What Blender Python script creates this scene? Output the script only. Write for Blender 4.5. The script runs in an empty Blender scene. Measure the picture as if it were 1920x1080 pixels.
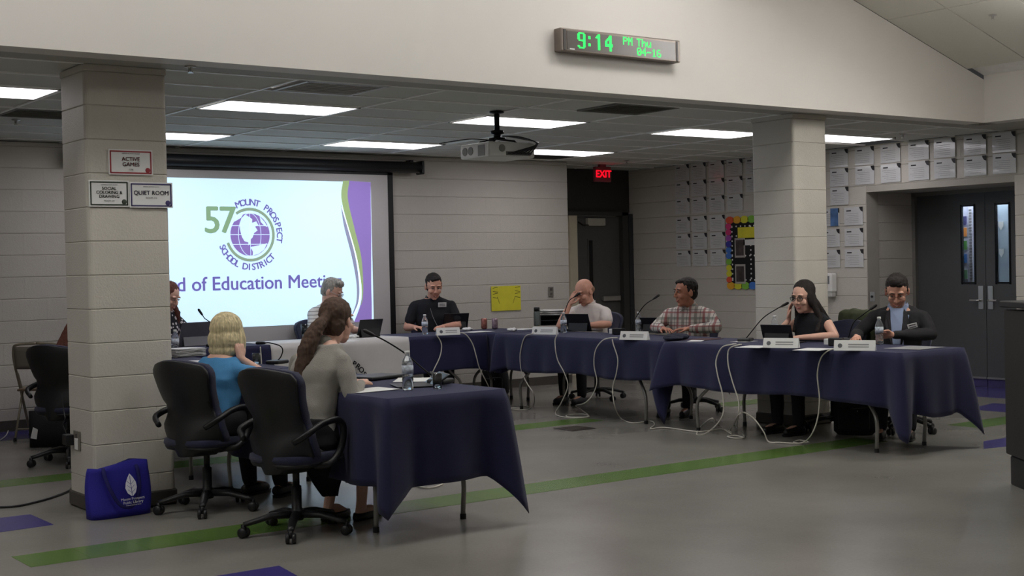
import bpy, bmesh, math, random
import numpy as np
from mathutils import Vector, Matrix, noise
random.seed(7)
C = bpy.context.scene.collection
sc = bpy.context.scene
PI = math.pi
# ------------------------------------------------------------------ camera
F, YAW, PIT, ROLL, H = 2524.3, 0.635643, -0.0152299, -0.0211298, 1.417
fw = Vector((math.sin(YAW)*math.cos(PIT), math.cos(YAW)*math.cos(PIT), math.sin(PIT)))
rt = Vector((math.cos(YAW), -math.sin(YAW), 0)); up = rt.cross(fw)
R_ = rt*math.cos(ROLL) + up*math.sin(ROLL); U_ = up*math.cos(ROLL) - rt*math.sin(ROLL)
cam = bpy.data.cameras.new('camera'); cam.sensor_width = 36; cam.lens = F/1920*36; cam.clip_start = .05
co = bpy.data.objects.new('camera', cam); C.objects.link(co)
M = Matrix.Identity(4)
for i in range(3): M[i][0] = R_[i]; M[i][1] = U_[i]; M[i][2] = -fw[i]
M[0][3] = 0; M[1][3] = 0; M[2][3] = H
co.matrix_world = M; sc.camera = co
sc.view_settings.view_transform = 'Standard'; sc.view_settings.look = 'None'
sc.view_settings.gamma = 1; sc.view_settings.use_curve_mapping = False
sc.view_settings.exposure = 0.0
w = bpy.data.worlds.new('world'); sc.world = w; w.use_nodes = True
w.node_tree.nodes['Background'].inputs[0].default_value = (.5, .5, .5, 1)
w.node_tree.nodes['Background'].inputs[1].default_value = .05
TROFFER = 6.0       # radiance of the fluorescent panels under the low ceiling
HALL = 16.0          # radiance of the panels in the vaulted hall

def ray(x, y): return fw*F + R_*(x-960) + U_*(540-y)
def az(x, y, z=0.0): d = ray(x, y); return d*((z-H)/d.z) + Vector((0, 0, H))
def ay(x, y, Y): d = ray(x, y); return d*(Y/d.y) + Vector((0, 0, H))
def ax(x, y, X): d = ray(x, y); return d*(X/d.x) + Vector((0, 0, H))

# ------------------------------------------------------------------ materials
def lin(c): return tuple(((v/255)/12.92 if v/255 <= .04045 else ((v/255+.055)/1.055)**2.4) for v in c)
MATS = {}
def mat(name, rgb, rough=.6, metal=0, var=.06, nscale=8, bump=0., bscale=60, spec=.5, emit=0, trans=0, ior=1.45, coat=0, sheen=0):
    if name in MATS: return MATS[name]
    m = bpy.data.materials.new(name); m.use_nodes = True; nt = m.node_tree; N = nt.nodes; L = nt.links
    b = N['Principled BSDF']; c = lin(rgb)
    b.inputs['Roughness'].default_value = rough; b.inputs['Metallic'].default_value = metal
    b.inputs['Specular IOR Level'].default_value = spec; b.inputs['IOR'].default_value = ior
    b.inputs['Transmission Weight'].default_value = trans; b.inputs['Coat Weight'].default_value = coat
    b.inputs['Sheen Weight'].default_value = sheen
    b.inputs['Base Color'].default_value = (*c, 1)
    if emit:
        b.inputs['Emission Color'].default_value = (*c, 1); b.inputs['Emission Strength'].default_value = emit
    if var or bump:
        tc = N.new('ShaderNodeTexCoord')
    if var:
        n = N.new('ShaderNodeTexNoise'); n.inputs['Scale'].default_value = nscale; n.inputs['Detail'].default_value = 4
        L.new(tc.outputs['Object'], n.inputs['Vector'])
        r = N.new('ShaderNodeValToRGB'); r.color_ramp.elements[0].position = .3; r.color_ramp.elements[1].position = .7
        r.color_ramp.elements[0].color = (*[v*(1-var) for v in c], 1); r.color_ramp.elements[1].color = (*[min(1, v*(1+var)) for v in c], 1)
        L.new(n.outputs['Fac'], r.inputs[0]); L.new(r.outputs[0], b.inputs['Base Color'])
    if bump:
        n2 = N.new('ShaderNodeTexNoise'); n2.inputs['Scale'].default_value = bscale; n2.inputs['Detail'].default_value = 3
        L.new(tc.outputs['Object'], n2.inputs['Vector'])
        bu = N.new('ShaderNodeBump'); bu.inputs['Strength'].default_value = bump; bu.inputs['Distance'].default_value = .01
        L.new(n2.outputs['Fac'], bu.inputs['Height']); L.new(bu.outputs[0], b.inputs['Normal'])
    MATS[name] = m; return m
def ramp_mat(name, build, rough=.7, sheen=0):
    m = bpy.data.materials.new(name); m.use_nodes = True; nt = m.node_tree
    b = nt.nodes['Principled BSDF']; b.inputs['Roughness'].default_value = rough; b.inputs['Sheen Weight'].default_value = sheen
    build(nt, b); MATS[name] = m; return m
def node(nt, t, **k):
    n = nt.nodes.new(t)
    for a, v in k.items():
        if a in n.inputs: n.inputs[a].default_value = v
        else: setattr(n, a, v)
    return n
def rampn(nt, fac, stops, interp='CONSTANT'):
    r = nt.nodes.new('ShaderNodeValToRGB'); r.color_ramp.interpolation = interp
    e = r.color_ramp.elements
    while len(e) < len(stops): e.new(.5)
    for i, (p, c) in enumerate(stops): e[i].position = p; e[i].color = (*lin(c), 1)
    nt.links.new(fac, r.inputs[0]); return r.outputs[0]

wallp = mat('painted_block', (197, 192, 182), .55, var=.025, nscale=5, bump=.25, bscale=90)
mort = mat('painted_joint', (176, 171, 161), .7, var=.03)
gyp = mat('painted_plaster', (220, 215, 209), .7, var=.015, nscale=2)
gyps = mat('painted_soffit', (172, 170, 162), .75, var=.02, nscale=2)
tilem = mat('ceiling_board', (206, 206, 198), .9, var=.03, nscale=300, bump=.3, bscale=250)
teem = mat('ceiling_grid_metal', (250, 250, 246), .5)
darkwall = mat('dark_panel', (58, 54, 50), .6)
basem = mat('rubber_base', (74, 70, 64), .5)
blk = mat('black_plastic', (26, 26, 28), .42, bump=.1, bscale=300)
blkm = mat('black_metal', (22, 22, 23), .35, metal=.6)
blkf = mat('black_fabric', (22, 21, 23), .9, bump=.4, bscale=300)
navyf = mat('navy_upholstery', (28, 32, 62), .9, bump=.5, bscale=400, sheen=.2)
cloth = mat('navy_tablecloth', (27, 29, 66), .85, var=.05, nscale=3, bump=.25, bscale=500, sheen=.1)
whitec = mat('white_banner_cloth', (205, 203, 200), .8, var=.02, bump=.2, bscale=300)
whitep = mat('white_plastic', (225, 225, 222), .4, var=.02)
paper = mat('paper', (222, 222, 220), .7, var=.02)
cord = mat('white_cord', (205, 200, 188), .5)
greym = mat('grey_tube_metal', (140, 138, 132), .35, metal=.5)
chrome = mat('brushed_steel', (190, 188, 184), .3, metal=.9)
doorm = mat('door_paint', (88, 87, 84), .45, var=.03)
framem = mat('door_frame_paint', (110, 108, 102), .45, var=.03)
lampm = mat('fluorescent_diffuser', (255, 250, 255), .5, var=0, emit=TROFFER)
hallm = mat('hall_diffuser', (252, 250, 247), .5, var=0, emit=HALL)
ink = mat('black_ink', (35, 33, 36), .6, var=0)
glassm = mat('clear_glass', (235, 240, 240), .05, var=0, trans=1, ior=1.45)
petm = mat('clear_bottle_plastic', (238, 242, 245), .08, var=0, trans=.9, ior=1.2)
waterm = mat('water', (235, 245, 250), .02, var=0, trans=1, ior=1.33)
skinA = mat('skin_light', (214, 160, 136), .5, var=.05, nscale=20)
skinB = mat('skin_tan', (188, 130, 104), .5, var=.05, nscale=20)
skinC = mat('skin_pale', (222, 176, 155), .5, var=.05, nscale=20)
eyew = mat('eye_white', (210, 200, 195), .3, var=0)
eyed = mat('eye_dark', (45, 32, 26), .3, var=0)
lipm = mat('lips', (168, 92, 84), .5, var=0)

# ------------------------------------------------------------------ object helpers
def tag(o, label=None, cat=None, group=None, kind=None):
    if label: o['label'] = label
    if cat: o['category'] = cat
    if group: o['group'] = group
    if kind: o['kind'] = kind
    return o
def empty(name, loc=(0, 0, 0), rz=0, label=None, cat=None, group=None):
    o = bpy.data.objects.new(name, None); C.objects.link(o); o.empty_display_size = .1
    o.location = loc; o.rotation_euler = (0, 0, rz); return tag(o, label, cat, group)
def link(name, me, m, parent=None, smooth=False):
    if m is not None and not me.materials: me.materials.append(m)
    if smooth:
        for p in me.polygons: p.use_smooth = True
    o = bpy.data.objects.new(name, me); C.objects.link(o)
    if parent: o.parent = parent
    return o
class MB:
    def __init__(s): s.b = bmesh.new()
    def _xf(s, vs, loc, rot):
        Mx = Matrix.Translation(Vector(loc)) @ (rot if isinstance(rot, Matrix) else Matrix.Rotation(rot, 4, 'Z')).to_4x4()
        for v in vs: v.co = Mx @ v.co
    def box(s, c, d, rot=0., bev=0., seg=1):
        r = bmesh.ops.create_cube(s.b, size=1); vs = r['verts']
        for v in vs: v.co = Vector((v.co.x*d[0], v.co.y*d[1], v.co.z*d[2]))
        if bev:
            es = list({e for v in vs for e in v.link_edges})
            rr = bmesh.ops.bevel(s.b, geom=es, offset=bev, segments=seg, affect='EDGES', profile=.5)
            vs = list({v for f in rr['faces'] for v in f.verts} | {v for v in vs if v.is_valid})
        s._xf(vs, c, rot); return s
    def ell(s, c, r, rot=None, seg=14):
        q = bmesh.ops.create_uvsphere(s.b, u_segments=seg, v_segments=max(6, seg*2//3), radius=1); vs = q['verts']
        for v in vs: v.co = Vector((v.co.x*r[0], v.co.y*r[1], v.co.z*r[2]))
        s._xf(vs, c, rot if rot is not None else 0.); return s
    def lathe(s, prof, c=(0, 0, 0), seg=20, rot=0.):
        vs = []; rings = []
        for (r, z) in prof:
            ring = [s.b.verts.new((r*math.cos(2*PI*k/seg), r*math.sin(2*PI*k/seg), z)) for k in range(seg)] if r > 1e-6 else [s.b.verts.new((0, 0, z))]
            rings.append(ring); vs += ring
        for a, b in zip(rings, rings[1:]):
            for k in range(seg):
                k2 = (k+1) % seg
                if len(a) == 1 and len(b) > 1: s.b.faces.new((a[0], b[k2], b[k]))
                elif len(b) == 1 and len(a) > 1: s.b.faces.new((a[k], a[k2], b[0]))
                elif len(a) > 1: s.b.faces.new((a[k], a[k2], b[k2], b[k]))
        if len(rings[0]) > 1: s.b.faces.new(rings[0][::-1])
        if len(rings[-1]) > 1: s.b.faces.new(rings[-1])
        s._xf(vs, c, rot); return s
    def tube(s, pts, r, seg=8, flat=None, closed=False):
        pts = [Vector(p) for p in pts]; n = len(pts); rs = r if isinstance(r, (list, tuple)) else [r]*n
        rings = []; prev = None
        for i, p in enumerate(pts):
            a = pts[i-1] if (i > 0 or closed) else pts[0]; b = pts[(i+1) % n] if (i < n-1 or closed) else pts[-1]
            t = (b-a).normalized() if (b-a).length > 1e-9 else Vector((0, 0, 1))
            if prev is None:
                u = t.cross(Vector((0, 0, 1)));
                if u.length < .05: u = t.cross(Vector((0, 1, 0)))
            else: u = prev - t*prev.dot(t)
            u.normalize(); prev = u; v = t.cross(u)
            f = flat or 1.
            rings.append([s.b.verts.new(p + u*math.cos(2*PI*k/seg)*rs[i] + v*math.sin(2*PI*k/seg)*rs[i]*f) for k in range(seg)])
        for i in range(n if closed else n-1):
            a, b = rings[i], rings[(i+1) % n]
            for k in range(seg): s.b.faces.new((a[k], a[(k+1) % seg], b[(k+1) % seg], b[k]))
        if not closed: s.b.faces.new(rings[0][::-1]); s.b.faces.new(rings[-1])
        return s
    def loft(s, secs, seg=20, n=2.2):
        """secs: (center, rx, ry) horizontal superellipse rings"""
        rings = []
        for (c, rx, ry) in secs:
            ring = []
            for k in range(seg):
                t = 2*PI*k/seg; ct, st = math.cos(t), math.sin(t)
                ring.append(s.b.verts.new((c[0]+rx*math.copysign(abs(ct)**(2/n), ct), c[1]+ry*math.copysign(abs(st)**(2/n), st), c[2])))
            rings.append(ring)
        for a, b in zip(rings, rings[1:]):
            for k in range(seg): s.b.faces.new((a[k], a[(k+1) % seg], b[(k+1) % seg], b[k]))
        s.b.faces.new(rings[0][::-1]); s.b.faces.new(rings[-1]); return s
    def cap(s, p0, p1, r0, r1, seg=12):
        """tapered capsule"""
        p0 = Vector(p0); p1 = Vector(p1); d = (p1-p0)
        q = d.normalized() if d.length > 1e-6 else Vector((0, 0, 1))
        pts = [p0-q*r0*.98, p0-q*r0*.8, p0-q*r0*.45, p0, p0.lerp(p1, .5), p1, p1+q*r1*.45, p1+q*r1*.8, p1+q*r1*.98]
        rs = [r0*.2, r0*.6, r0*.89, r0, (r0+r1)/2, r1, r1*.89, r1*.6, r1*.2]
        return s.tube(pts, rs, seg)
    def chain(s, pr, seg=12):
        for (a, ra), (b, rb) in zip(pr, pr[1:]): s.cap(a, b, ra, rb, seg)
        return s
    def poly(s, pts, normal_off=None):
        vs = [s.b.verts.new(p) for p in pts]; f = s.b.faces.new(vs)
        if normal_off:
            r = bmesh.ops.extrude_face_region(s.b, geom=[f])
            for v in r['geom']:
                if isinstance(v, bmesh.types.BMVert): v.co += Vector(normal_off)
        return s
    def xform(s, Mx):
        bmesh.ops.transform(s.b, matrix=Mx, verts=s.b.verts); return s
    def mesh(s, name, m=None):
        bmesh.ops.recalc_face_normals(s.b, faces=s.b.faces)
        me = bpy.data.meshes.new(name); s.b.to_mesh(me); s.b.free()
        if m: me.materials.append(m)
        return me
    def build(s, name, m, parent=None, smooth=False):
        return link(name, s.mesh(name, m), None, parent, smooth)
    def remesh(s, name, m, parent=None, vox=.006, smooth=4, disp=0, dscale=.12, deci=0, fac=.5):
        """one continuous surface over everything collected here"""
        me = s.mesh(name); o = bpy.data.objects.new(name, me); C.objects.link(o)
        md = o.modifiers.new('r', 'REMESH'); md.mode = 'VOXEL'; md.voxel_size = vox
        if smooth:
            ms = o.modifiers.new('s', 'SMOOTH'); ms.iterations = smooth; ms.factor = fac
        if disp:
            t = bpy.data.textures.new(name, 'CLOUDS'); t.noise_scale = dscale; t.noise_depth = 1
            mdp = o.modifiers.new('d', 'DISPLACE'); mdp.texture = t; mdp.strength = disp; mdp.mid_level = .5; mdp.texture_coords = 'LOCAL'
        if deci:
            mc = o.modifiers.new('c', 'DECIMATE'); mc.ratio = deci
        dg = bpy.context.evaluated_depsgraph_get(); ev = o.evaluated_get(dg)
        new = bpy.data.meshes.new_from_object(ev); o.modifiers.clear(); o.data = new
        new.materials.clear(); new.materials.append(m); bpy.data.meshes.remove(me)
        new.polygons.foreach_set('use_smooth', [True]*len(new.polygons))
        if parent: o.parent = parent
        return o
def cr(pts, n=8):
    """smooth curve through points"""
    P = [Vector(p) for p in pts]; P = [P[0]*2-P[1]] + P + [P[-1]*2-P[-2]]; out = []
    for i in range(1, len(P)-2):
        for k in range(n):
            t = k/n; a, b, c, d = P[i-1:i+3]
            out.append(.5*((2*b)+(c-a)*t+(2*a-5*b+4*c-d)*t*t+(-a+3*b-3*c+d)*t**3))
    out.append(P[-2]); return out
def frame(o, r, u):
    """matrix whose x is r, y is u, z is the outward normal r x u"""
    r = Vector(r).normalized(); u = Vector(u).normalized(); n = r.cross(u); Mx = Matrix.Identity(4)
    for i in range(3): Mx[i][0] = r[i]; Mx[i][1] = u[i]; Mx[i][2] = n[i]; Mx[i][3] = Vector(o)[i]
    return Mx
def text_mesh(s, size, ext=0.0005, off=0, align='CENTER', spacing=1.):
    cu = bpy.data.curves.new('t', 'FONT'); cu.body = s; cu.size = size; cu.extrude = ext; cu.align_x = align; cu.align_y = 'CENTER'
    cu.offset = off; cu.space_character = spacing; cu.resolution_u = 3
    o = bpy.data.objects.new('t', cu); C.objects.link(o); dg = bpy.context.evaluated_depsgraph_get()
    me = bpy.data.meshes.new_from_object(o.evaluated_get(dg)); bpy.data.objects.remove(o); bpy.data.curves.remove(cu)
    me.materials.clear(); return me
def text(s, size, m, Mx, parent=None, name='lettering', bold=0., **k):
    me = text_mesh(s, size, **k)
    if bold:
        b = bmesh.new()
        for dx, dy in ((0, 0), (bold, 0), (-bold, 0), (0, bold*.6), (0, -bold*.6)):
            n0 = len(b.verts); b.from_mesh(me); b.verts.ensure_lookup_table()
            for v in b.verts[n0:]: v.co.x += dx*size; v.co.y += dy*size
        b.to_mesh(me); b.free()
    me.transform(Mx); return link(name, me, m, parent)
def copy_tree(o, parent=None):
    c = o.copy(); C.objects.link(c); c.parent = parent
    for ch in list(o.children): copy_tree(ch, c)
    return c

# ================================================================== THE SETTING
ZC = 2.684; YH = 7.547; YB = 12.77; XR = 12.03
# floor with coloured tile bands laid as thin inlays
def floor_build(nt, b):
    tc = node(nt, 'ShaderNodeTexCoord'); L = nt.links
    n = node(nt, 'ShaderNodeTexNoise', Scale=1.2, Detail=6.); L.new(tc.outputs['Object'], n.inputs['Vector'])
    n2 = node(nt, 'ShaderNodeTexNoise', Scale=60., Detail=4.); L.new(tc.outputs['Object'], n2.inputs['Vector'])
    mx = node(nt, 'ShaderNodeMath', operation='ADD'); mu = node(nt, 'ShaderNodeMath', operation='MULTIPLY'); mu.inputs[1].default_value = .35
    L.new(n2.outputs['Fac'], mu.inputs[0]); L.new(n.outputs['Fac'], mx.inputs[0]); L.new(mu.outputs[0], mx.inputs[1])
    L.new(rampn(nt, mx.outputs[0], [(.4, FC[0]), (.95, FC[1])], 'LINEAR'), b.inputs['Base Color'])
    r = node(nt, 'ShaderNodeMapRange'); r.inputs['To Min'].default_value = .2; r.inputs['To Max'].default_value = .3
    L.new(n.outputs['Fac'], r.inputs['Value']); L.new(r.outputs[0], b.inputs['Roughness'])
    b.inputs['Specular IOR Level'].default_value = .5
FC = ((120, 117, 111), (138, 135, 128)); fgrey = ramp_mat('floor_grey_tile', floor_build)
FC = ((84, 112, 52), (96, 126, 62)); fgreen = ramp_mat('floor_green_tile', floor_build)
FC = ((56, 50, 112), (68, 62, 130)); fpurp = ramp_mat('floor_purple_tile', floor_build)
HX0, HX1, HY0 = -6.0, 14.5, -5.0
fl = MB().box(((HX0+HX1)/2, (HY0+14.5)/2, -.05), (HX1-HX0, 14.5-HY0, .1)).build('floor', fgrey); tag(fl, kind='structure')
def inlay(pts, m, name):
    o = MB().poly([(x, y, .0) for x, y in pts], (0, 0, .0015)).build(name, m, fl); return o
S_ = .305
def band(x0, x1, y0, y1, m, name):
    k = 0; x = x0
    while x < x1-.02:
        xe = min(x+S_, x1); inlay([(x+.001, y0), (xe-.001, y0), (xe-.001, y1), (x+.001, y1)], m, name); x += S_
band(1.98, 8.55, 6.70, 7.02, fgreen, 'green_floor_tile')
band(9.75, 10.6, 6.70, 7.02, fgreen, 'green_floor_tile')
band(1.9, 7.95, 9.40, 9.72, fgreen, 'green_floor_tile')
band(9.6, 10.9, 9.40, 9.72, fgreen, 'green_floor_tile')
inlay([(1.7, 7.72), (2.43, 7.76), (2.43, 8.2), (1.9, 8.2)], fpurp, 'purple_floor_tile')
inlay([(2.45, 5.45), (2.86, 5.45), (2.92, 5.9), (2.45, 5.9)], fpurp, 'purple_floor_tile')
inlay([(8.7, 5.95), (9.05, 6.19), (9.5, 6.19), (9.5, 5.8)], fpurp, 'purple_floor_tile')
inlay([(10.9, 7.1), (10.9, 7.6), (11.5, 7.75), (11.5, 7.1)], fpurp, 'purple_floor_tile')
band(11.95, 12.86, 6.5, 10.2, fpurp, 'purple_floor_tile')
band(3.2, 4.4, 12.75, 13.3, fpurp, 'purple_floor_tile')
inlay([(3.2, 12.1), (4.6, 12.1), (4.6, 12.72), (3.2, 12.72)], fpurp, 'purple_floor_tile')
# concrete block walls: every block a part
BH = .2032; BL = .4064; _bm = {}
def block_mesh(wd, ht):
    k = (round(wd, 3), round(ht, 3))
    if k not in _bm:
        b = bmesh.new(); w2, h2 = wd/2, ht/2-.0015; cv, chh = .0003, .005; d = .006
        o = [b.verts.new(p) for p in ((-w2, 0, -h2), (w2, 0, -h2), (w2, 0, h2), (-w2, 0, h2))]
        i = [b.verts.new(p) for p in ((-w2+cv, d, -h2+chh), (w2-cv, d, -h2+chh), (w2-cv, d, h2-chh), (-w2+cv, d, h2-chh))]
        b.faces.new(i)
        for a in range(4): b.faces.new((o[a], o[(a+1) % 4], i[(a+1) % 4], i[a]))
        bmesh.ops.recalc_face_normals(b, faces=b.faces)
        me = bpy.data.meshes.new('concrete_block'); b.to_mesh(me); b.free(); me.materials.append(wallp)
        if me.polygons[0].normal.y < 0: me.flip_normals()
        _bm[k] = me
    return _bm[k]
def blocks(parent, org, u, length, ztop, holes=(), phase=0., z0=0., course0=0):
    """u: horizontal direction; local +Y of each block is the wall's outward normal (u rotated)"""
    u = Vector(u).normalized(); nrm = Vector((-u.y, u.x, 0)); ang = math.atan2(u.y, u.x); k = course0; z = z0
    while z < ztop-.02:
        zt = min(z+BH, ztop); s = -(BL/2 if k % 2 else 0)-phase
        while s < length-.01:
            a, b = max(s, 0), min(s+BL, length); s += BL
            segs = [(a, b)]
            for (h0, h1, hz0, hz1) in holes:
                if zt > hz0+.03 and z < hz1-.03:
                    ns = []
                    for (p, q) in segs:
                        if q <= h0 or p >= h1: ns.append((p, q))
                        else:
                            if p < h0: ns.append((p, h0))
                            if q > h1: ns.append((h1, q))
                    segs = ns
            for p, q in segs:
                if q-p < .02: continue
                o = bpy.data.objects.new('concrete_block', block_mesh(q-p, zt-z)); C.objects.link(o)
                o.location = Vector(org) + u*((p+q)/2) + Vector((0, 0, (z+zt)/2)); o.rotation_euler = (0, 0, ang); o.parent = parent
        z += BH; k += 1
# back wall (faces -Y), from the left end to the alcove
wb = MB().box(((-1.2+10.29)/2, YB+.11, ZC/2), (11.49, .2, ZC)).build('wall_back', mort); tag(wb, kind='structure')
blocks(wb, (10.29, YB+.01, 0), (-1, 0, 0), 10.29-3.0, ZC)
# right wall (faces -X) with door recess
wr = MB()
wr.box((XR+.11, (9.67+13.7)/2, ZC/2), (.2, 13.7-9.67, ZC)); wr.box((XR+.11, (7.83+9.67)/2, (2.167+ZC)/2), (.2, 1.84, ZC-2.167)); wr.box((XR+.11, (-5+7.83)/2, ZC/2), (.2, 12.83, ZC))
wr = wr.build('wall_right', mort); tag(wr, kind='structure')
blocks(wr, (XR+.01, 5.2, 0), (0, 1, 0), 13.7-5.2, ZC, holes=[(7.83-5.2, 9.67-5.2, 0, 2.167)])
# recess side wall, ceiling and the double doors
XD = 12.88
rs = MB().box((12.55, 9.67+.11, 1.09), (.9, .2, 2.18)).build('wall_recess', mort); tag(rs, kind='structure')
blocks(rs, (XD, 9.67+.01, 0), (-1, 0, 0), XD-XR, 2.167)
tag(MB().box((12.55, 7.72, 1.09), (.9, .2, 2.18)).build('wall_recess_right', gyp), kind='structure')
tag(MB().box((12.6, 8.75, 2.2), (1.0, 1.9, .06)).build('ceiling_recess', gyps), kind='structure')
tag(MB().box((13.3, 8.9, 1.35), (.1, 3.2, 2.7)).build('wall_corridor', mat('corridor_paint', (190, 196, 208), .6)), kind='structure')
# ceiling: plaster band by the header, then lay-in tiles
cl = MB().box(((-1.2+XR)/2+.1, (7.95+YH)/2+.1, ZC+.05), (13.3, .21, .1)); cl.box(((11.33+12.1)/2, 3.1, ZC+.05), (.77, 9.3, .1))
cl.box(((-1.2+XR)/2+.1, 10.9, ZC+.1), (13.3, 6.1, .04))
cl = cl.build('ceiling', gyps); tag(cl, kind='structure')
TX, TY = 1.155, .575; X0, Y0 = 4.16-TX*4, 7.95
tm = MB().box((0, 0, 0), (TX-.018, TY-.018, .012)).mesh('ceiling_tile', tilem)
lights = [(4.16, 9.10), (6.47, 9.10), (8.78, 9.10), (8.78, 11.40), (6.47, 11.40), (1.85, 9.10), (4.16, 11.40)]
grills = {(6.47, 7.95), (8.78, 11.975), (3.005, 10.25), (4.16, 7.95)}
ys = [Y0+TY*k for k in range(10)]
for i in range(14):
    for j in range(10):
        x, y = X0+TX*i, Y0+TY*j
        if x > 12.0 or y > 13.6: continue
        if any(abs(x-a) < .1 and abs(y-b) < .1 for a, b in lights+list(grills)): continue
        if abs(y-9.10) < .1 and 9.9 < x < 11.2: continue
        w_ = min(x+TX, XR)-x
        if w_ < .05: continue
        o = bpy.data.objects.new('ceiling_tile', tm); C.objects.link(o); o.location = (x+w_/2, y+TY/2, ZC+.010+.001*random.random()); o.scale.x = w_/TX; o.parent = cl
        o.data = tm
for j in range(10): MB().box(((X0+XR)/2, Y0+TY*j, ZC+.004), (XR-X0, .024, .016)).build('grid_rail', teem, cl)
for i in range(14):
    if X0+TX*i < XR: MB().box((X0+TX*i, (Y0+13.6)/2, ZC+.004), (.024, 13.6-Y0, .017)).build('grid_rail', teem, cl)
# header wall above the opening, and the vaulted hall ceiling
hd = MB().poly([(-6, YH, ZC), (11.13, YH, ZC), (11.13, YH, 3.088), (3.5, YH, 3.088+.3*7.63), (-6, YH, 3.088+.3*7.63-.25*9.5)], (0, .2, 0)).build('wall_header', gyp); tag(hd, kind='structure')
sf = MB().box((11.23, (YH+HY0)/2, (ZC+3.6)/2), (.2, YH-HY0, 3.6-ZC)).build('wall_soffit_right', gyp); tag(sf, kind='structure')
vt = MB(); dy = YH-HY0
def zv(x): return 3.088+.3*(11.13-x) if x > 3.5 else 3.088+.3*7.63-.25*(3.5-x)
vt.poly([(11.3, HY0, zv(11.3)+.04), (11.3, YH, zv(11.3)+.04), (3.5, YH, zv(3.5)+.04), (3.5, HY0, zv(3.5)+.04)], (0, 0, .05))
vt.poly([(3.5, HY0, zv(3.5)+.04), (3.5, YH, zv(3.5)+.04), (-6, YH, zv(-6)+.04), (-6, HY0, zv(-6)+.04)], (0, 0, .05))
vt = vt.build('ceiling_vault', teem); tag(vt, kind='structure')
va = math.atan(.3); VT = .62; vtile = MB().box((0, 0, 0), (1.2, VT-.012, .012)).mesh('vault_tile', mat('vault_board', (226, 223, 212), .9, var=.03, nscale=200))
hall_l = [(9.3, 5.3), (6.9, 6.25), (4.6, 6.25), (2.0, 6.25), (-.6, 6.1), (-3.2, 5.4), (4.6, 1.4)]
k = 0
for i in range(5):
    for j in range(5):
        xs = 11.13-.25-(i+.5)*1.16; y = YH-.55+.6-(j+.5)*.66 - .25
        o = bpy.data.objects.new('vault_tile', vtile); C.objects.link(o); o.parent = vt
        o.location = (xs, YH-.303-j*VT, zv(xs)+.012); o.rotation_euler = (0, va, 0)
for (x, y) in hall_l:
    a = va if x > 3.5 else -math.atan(.25)
    e = empty('ceiling_light', (x, y, zv(x)-.01), 0, 'flush fluorescent panel in the sloped hall ceiling, outside the view', 'light', 'hall ceiling panels'); e.rotation_euler = (0, a, 0)
    if x > 9: MB().box((0, 0, -.42), (1.18, .30, .05)).build('added_uplight', hallm, e); MB().box((0, 0, -.2), (.02, .02, .42)).build('stem', teem, e)  # unseen hanging panel added to brighten the sloped ceiling around it
    MB().box((0, 0, 0.01), (1.26, .66, .03)).build('light_frame', teem, e); MB().box((0, 0, -.012), (1.18, .58, .01)).build('diffuser', hallm, e)
# far hall walls behind the camera
tag(MB().box((HX0-.05, (HY0+YH)/2, 1.9), (.1, dy, 4.2)).build('wall_left', gyp), kind='structure')
tag(MB().box(((HX0+HX1)/2, HY0-.05, 2.9), (HX1-HX0, .1, 5.9)).build('wall_front', gyp), kind='structure')
tag(MB().box((-1.2, (YH+13.0)/2, ZC/2), (.1, 5.5, ZC)).build('wall_side', gyp), kind='structure')
# fluorescent troffers
lab = ['left of the near pillar, cut by the picture edge', 'the large one in front, between pillar and projector', 'right behind the projector mount', 'just left of the right pillar', 'below and right of the projector', 'above the end of the projection screen roller', 'touching the near pillar over the screen roller', 'right of the right pillar']
def troffer(x0, x1, y0, y1, l):
    e = empty('ceiling_light', ((x0+x1)/2, (y0+y1)/2, ZC), 0, 'white fluorescent ceiling panel, '+l, 'light', 'fluorescent panels in the low ceiling')
    a, b = x1-x0, y1-y0; m = MB()
    m.box((0, b/2-.012, -.002), (a, .024, .016)).box((0, -b/2+.012, -.002), (a, .024, .016)).box((a/2-.012, 0, -.002), (.024, b, .016)).box((-a/2+.012, 0, -.002), (.024, b, .016))
    m.build('light_frame', teem, e); MB().box((0, 0, -.002), (a-.044, b-.044, .008)).build('diffuser', lampm, e)
for (x, y), l in zip([lights[5], lights[0], lights[1], lights[2], lights[3], lights[4], lights[6]], [lab[0], lab[1], lab[2], lab[3], lab[4], lab[5], lab[6]]):
    troffer(x+.02, x+TX-.02, y, y+TY, l)
troffer(10.45, 11.6, 8.92, 9.48, lab[7])
for xx in (9.935,):  # tile strip beside the last panel
    o = bpy.data.objects.new('ceiling_tile', tm); C.objects.link(o); o.location = (10.2, 9.10+TY/2, ZC+.010); o.scale.x = .42; o.parent = cl
darkt = mat('grille_metal', (120, 120, 114), .6)
def grille(x0, x1, y0, y1, l, m, n=7):
    e = empty('air_grille', ((x0+x1)/2, (y0+y1)/2, ZC), 0, l, 'vent'); a, b = x1-x0, y1-y0
    q = MB().box((0, 0, .006), (a, b, .004)); q.box((0, b/2, 0), (a, .03, .014)).box((0, -b/2, 0), (a, .03, .014)).box((a/2, 0, 0), (.03, b, .014)).box((-a/2, 0, 0), (.03, b, .014)); q.build('grille_frame', m, e)
    for i in range(n): MB().box((0, -b/2+b*(i+1)/(n+1), 0), (a-.03, .022, .004), Matrix.Rotation(.6, 4, 'X')).build('slat', m, e)
grille(6.98, 7.6, 7.98, 8.5, 'grey ceiling air grille right of the projector, near the header wall', darkt)
grille(9.0, 9.85, 12.0, 12.45, 'dark ceiling air grille in front of the exit alcove', mat('dark_grille', (84, 82, 76), .6))
grille(3.03, 4.1, 10.3, 10.8, 'long ceiling air grille left of the near pillar', darkt)
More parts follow.
